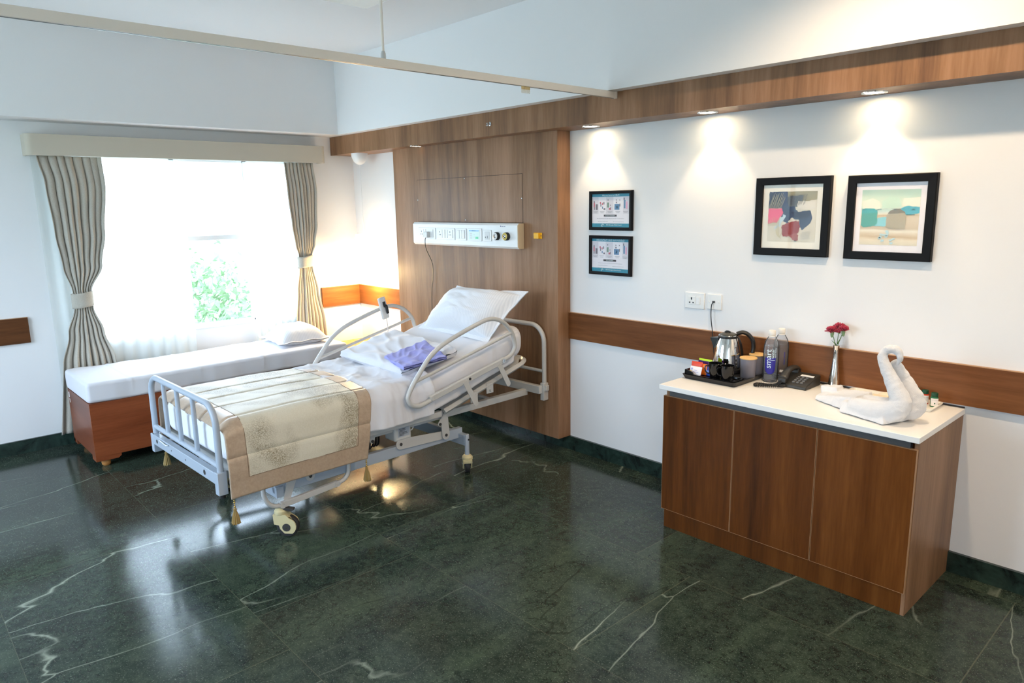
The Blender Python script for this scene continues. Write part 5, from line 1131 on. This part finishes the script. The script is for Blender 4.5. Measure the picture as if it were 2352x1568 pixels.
# ---- towel swan: two rolls that rise side by side and curl over
def swan():
    b = MB()
    def roll(p, r):
        c = crv(p, 9); rs = [r[min(int(i / 9), len(r) - 2)] + (r[min(int(i / 9), len(r) - 2) + 1] - r[min(int(i / 9), len(r) - 2)]) * (i / 9 - min(int(i / 9), len(r) - 2)) for i in range(len(c))]
        b.tube(c, [q * (1 + (.09 * abs(math.sin(i * .62 + math.sin(i * .37) * 2)) - .05) * (1 if i > 30 else .3)) for i, q in enumerate(rs)], 20)
    roll([(4.93, -.43, .838), (5.0, -.455, .843), (5.07, -.47, .848), (5.122, -.472, .862), (5.138, -.466, .90), (5.112, -.458, .952), (5.082, -.452, 1.003), (5.056, -.448, 1.047), (5.046, -.444, 1.085), (5.060, -.441, 1.112), (5.085, -.438, 1.118), (5.106, -.437, 1.103), (5.112, -.438, 1.078), (5.104, -.44, 1.05)],
         [.036, .041, .047, .049, .043, .034, .027, .023, .020, .0185, .0175, .016, .012, .006])
    roll([(4.95, -.345, .838), (5.05, -.370, .845), (5.12, -.385, .846), (5.166, -.385, .856), (5.172, -.386, .892), (5.148, -.388, .942), (5.120, -.392, .990), (5.094, -.40, 1.032), (5.078, -.412, 1.060)],
         [.034, .038, .042, .042, .037, .030, .026, .022, .018])
    # flat folded body / tail
    def slab_(P, th):
        P = [Vector(q) for q in P]; n = Vector((0, 0, th)); b.add([q for q in P] + [q + n for q in P], [(3, 2, 1, 0), (4, 5, 6, 7), (0, 1, 5, 4), (1, 2, 6, 5), (2, 3, 7, 6), (3, 0, 4, 7)])
    b.add([(4.885, -.46, .804), (5.10, -.53, .804), (5.16, -.36, .804), (4.90, -.26, .804), (4.885, -.44, .85), (5.08, -.50, .885), (5.12, -.38, .885), (4.90, -.28, .862)], [(3, 2, 1, 0), (4, 5, 6, 7), (0, 1, 5, 4), (1, 2, 6, 5), (2, 3, 7, 6), (3, 0, 4, 7)])
    b.add([(4.715, -.335, .804), (4.93, -.445, .804), (4.96, -.24, .804), (4.73, -.17, .804), (4.715, -.315, .822), (4.93, -.42, .872), (4.95, -.27, .872), (4.735, -.19, .838)], [(3, 2, 1, 0), (4, 5, 6, 7), (0, 1, 5, 4), (1, 2, 6, 5), (2, 3, 7, 6), (3, 0, 4, 7)])
    b.add([(4.715, -.26, .81), (4.80, -.28, .82), (4.80, -.19, .82), (4.72, -.19, .81), (4.695, -.235, .852), (4.79, -.27, .862), (4.79, -.20, .862), (4.71, -.20, .852)], [(3, 2, 1, 0), (4, 5, 6, 7), (0, 1, 5, 4), (1, 2, 6, 5), (2, 3, 7, 6), (3, 0, 4, 7)])
    o = b.build('towel_swan', towelm)
    m1 = o.modifiers.new('r', 'REMESH'); m1.mode = 'VOXEL'; m1.voxel_size = .0036
    m2 = o.modifiers.new('s', 'SMOOTH'); m2.iterations = 3; m2.factor = .6
    tx = bpy.data.textures.new('terry_folds', 'CLOUDS'); tx.noise_scale = .03; tx.noise_depth = 2
    m3 = o.modifiers.new('d', 'DISPLACE'); m3.texture = tx; m3.strength = .008; m3.mid_level = .5
    m4 = o.modifiers.new('r2', 'SMOOTH'); m4.iterations = 2
    bpy.context.view_layer.update(); dg_ = bpy.context.evaluated_depsgraph_get(); me = bpy.data.meshes.new_from_object(o.evaluated_get(dg_)); o.modifiers.clear(); o.data = me
    zmin = min(v.co.z for v in me.vertices)
    for v in me.vertices:
        if v.co.z < WT + .001: v.co.z = WT + .001
    for pl__ in me.polygons: pl__.use_smooth = True
    T(o, 'white terry towel folded into a swan on the right of the cabinet top', 'towel'); return o
swan()
# ---- amenity tray
at = E('amenity_tray', (4.975, -.105, WT)); T(at, 'long white ceramic amenity tray behind the towel swan', 'tray')
traymesh(.205, .085, .016, 0, .008, .004, .010).build('tray_body', white_c, at)
def amen(x, y, body, drop, label):
    e = E('toiletry_bottle', (x, y, WT + .0045), .48); T(e, label, 'toiletry bottle', 'green capped toiletry bottles')
    b = MB(); b.lathe([(0, 0), (.0155, 0), (.0165, .002), (.0165, .042), (.0145, .047), (.011, .049), (0, .049)], (0, 0, 0), 26, sy=.8); b.build('bottle_body', flatmat(label[:20].replace(' ', '_'), body, .25), e)
    b = MB(); b.lathe([(.0135, .048), (.0142, .05), (.0142, .064), (.013, .066), (0, .066)], (0, 0, 0), 26); b.build('cap', flatmat('bottle_green', (24, 70, 46), .35), e)
    b = MB(); b.grid(lambda s, t: (.0169 * math.sin(-1.1 + 2.2 * s), -.0169 * .8 * math.cos(-1.1 + 2.2 * s), .006 + .035 * t), 12, 2); l_ = b.build('paper_label', flatmat('label_white', (236, 230, 226), .5), e)
    b = MB(); b.lathe([(.0, 0), (.003, .0003)], (0, -.0139, .018), 12, (0, -1, 0), 1, 1.0); b.build('fruit_print', flatmat('print' + label[:6], drop, .5), l_)
    txt('label_lettering', 'BOTANICALS', .0042, ink, l_, (0, -.0141, .034), (PI / 2, 0, 0), ext=.0001)
amen(5.156, -.088, (40, 110, 70), (40, 100, 60), 'green capped toiletry bottle with green leaf label, nearest the tray end'); amen(5.108, -.062, (214, 66, 36), (206, 84, 50), 'green capped red toiletry bottle in the middle of the three'); amen(5.066, -.048, (206, 196, 180), (120, 120, 110), 'green capped pale toiletry bottle, half hidden by the towel neck')
b = MB(); b.lathe([(0, 0), (.04, .002), (.046, .008), (.03, .018), (0, .022)], (0, 0, 0), 30, sx=1.1, sy=.7); T(b.build('soap_packet', fabric('cream_wrap', srgb(240, 230, 205), .1), loc=(4.955, -.062, WT + .006)), 'round cream wrapped soap on the amenity tray left of the swan neck', 'soap')
b = MB(); b.obox((0, 0, .006), (.034, .018, .006), (1, .15, 0), (-.15, 1, 0), (0, 0, 1)); T(b.build('sachet_box', flatmat('cream_box', (238, 224, 196)), bevel=.002, loc=(4.93, -.105, WT + .006)), 'small cream carton lying in front of the round soap', 'box')
b = MB(); b.obox((0, 0, .012), (.018, .012, .012), (1, .5, 0), (-.5, 1, 0), (0, 0, 1)); T(b.build('amenity_box', flatmat('amenity_white', (232, 226, 216)), bevel=.001, loc=(5.118, -.125, WT + .006)), 'tiny white printed amenity box in front of the red toiletry bottle', 'box')
o = bpy.data.objects['amenity_box']; b = MB(); b.lathe([(0, 0), (.006, .0004)], (0, -.002, .0245), 12, (0, 0, 1), 1.2, .6); b.build('gold_print', flatmat('gold_print', (196, 160, 90)), o)
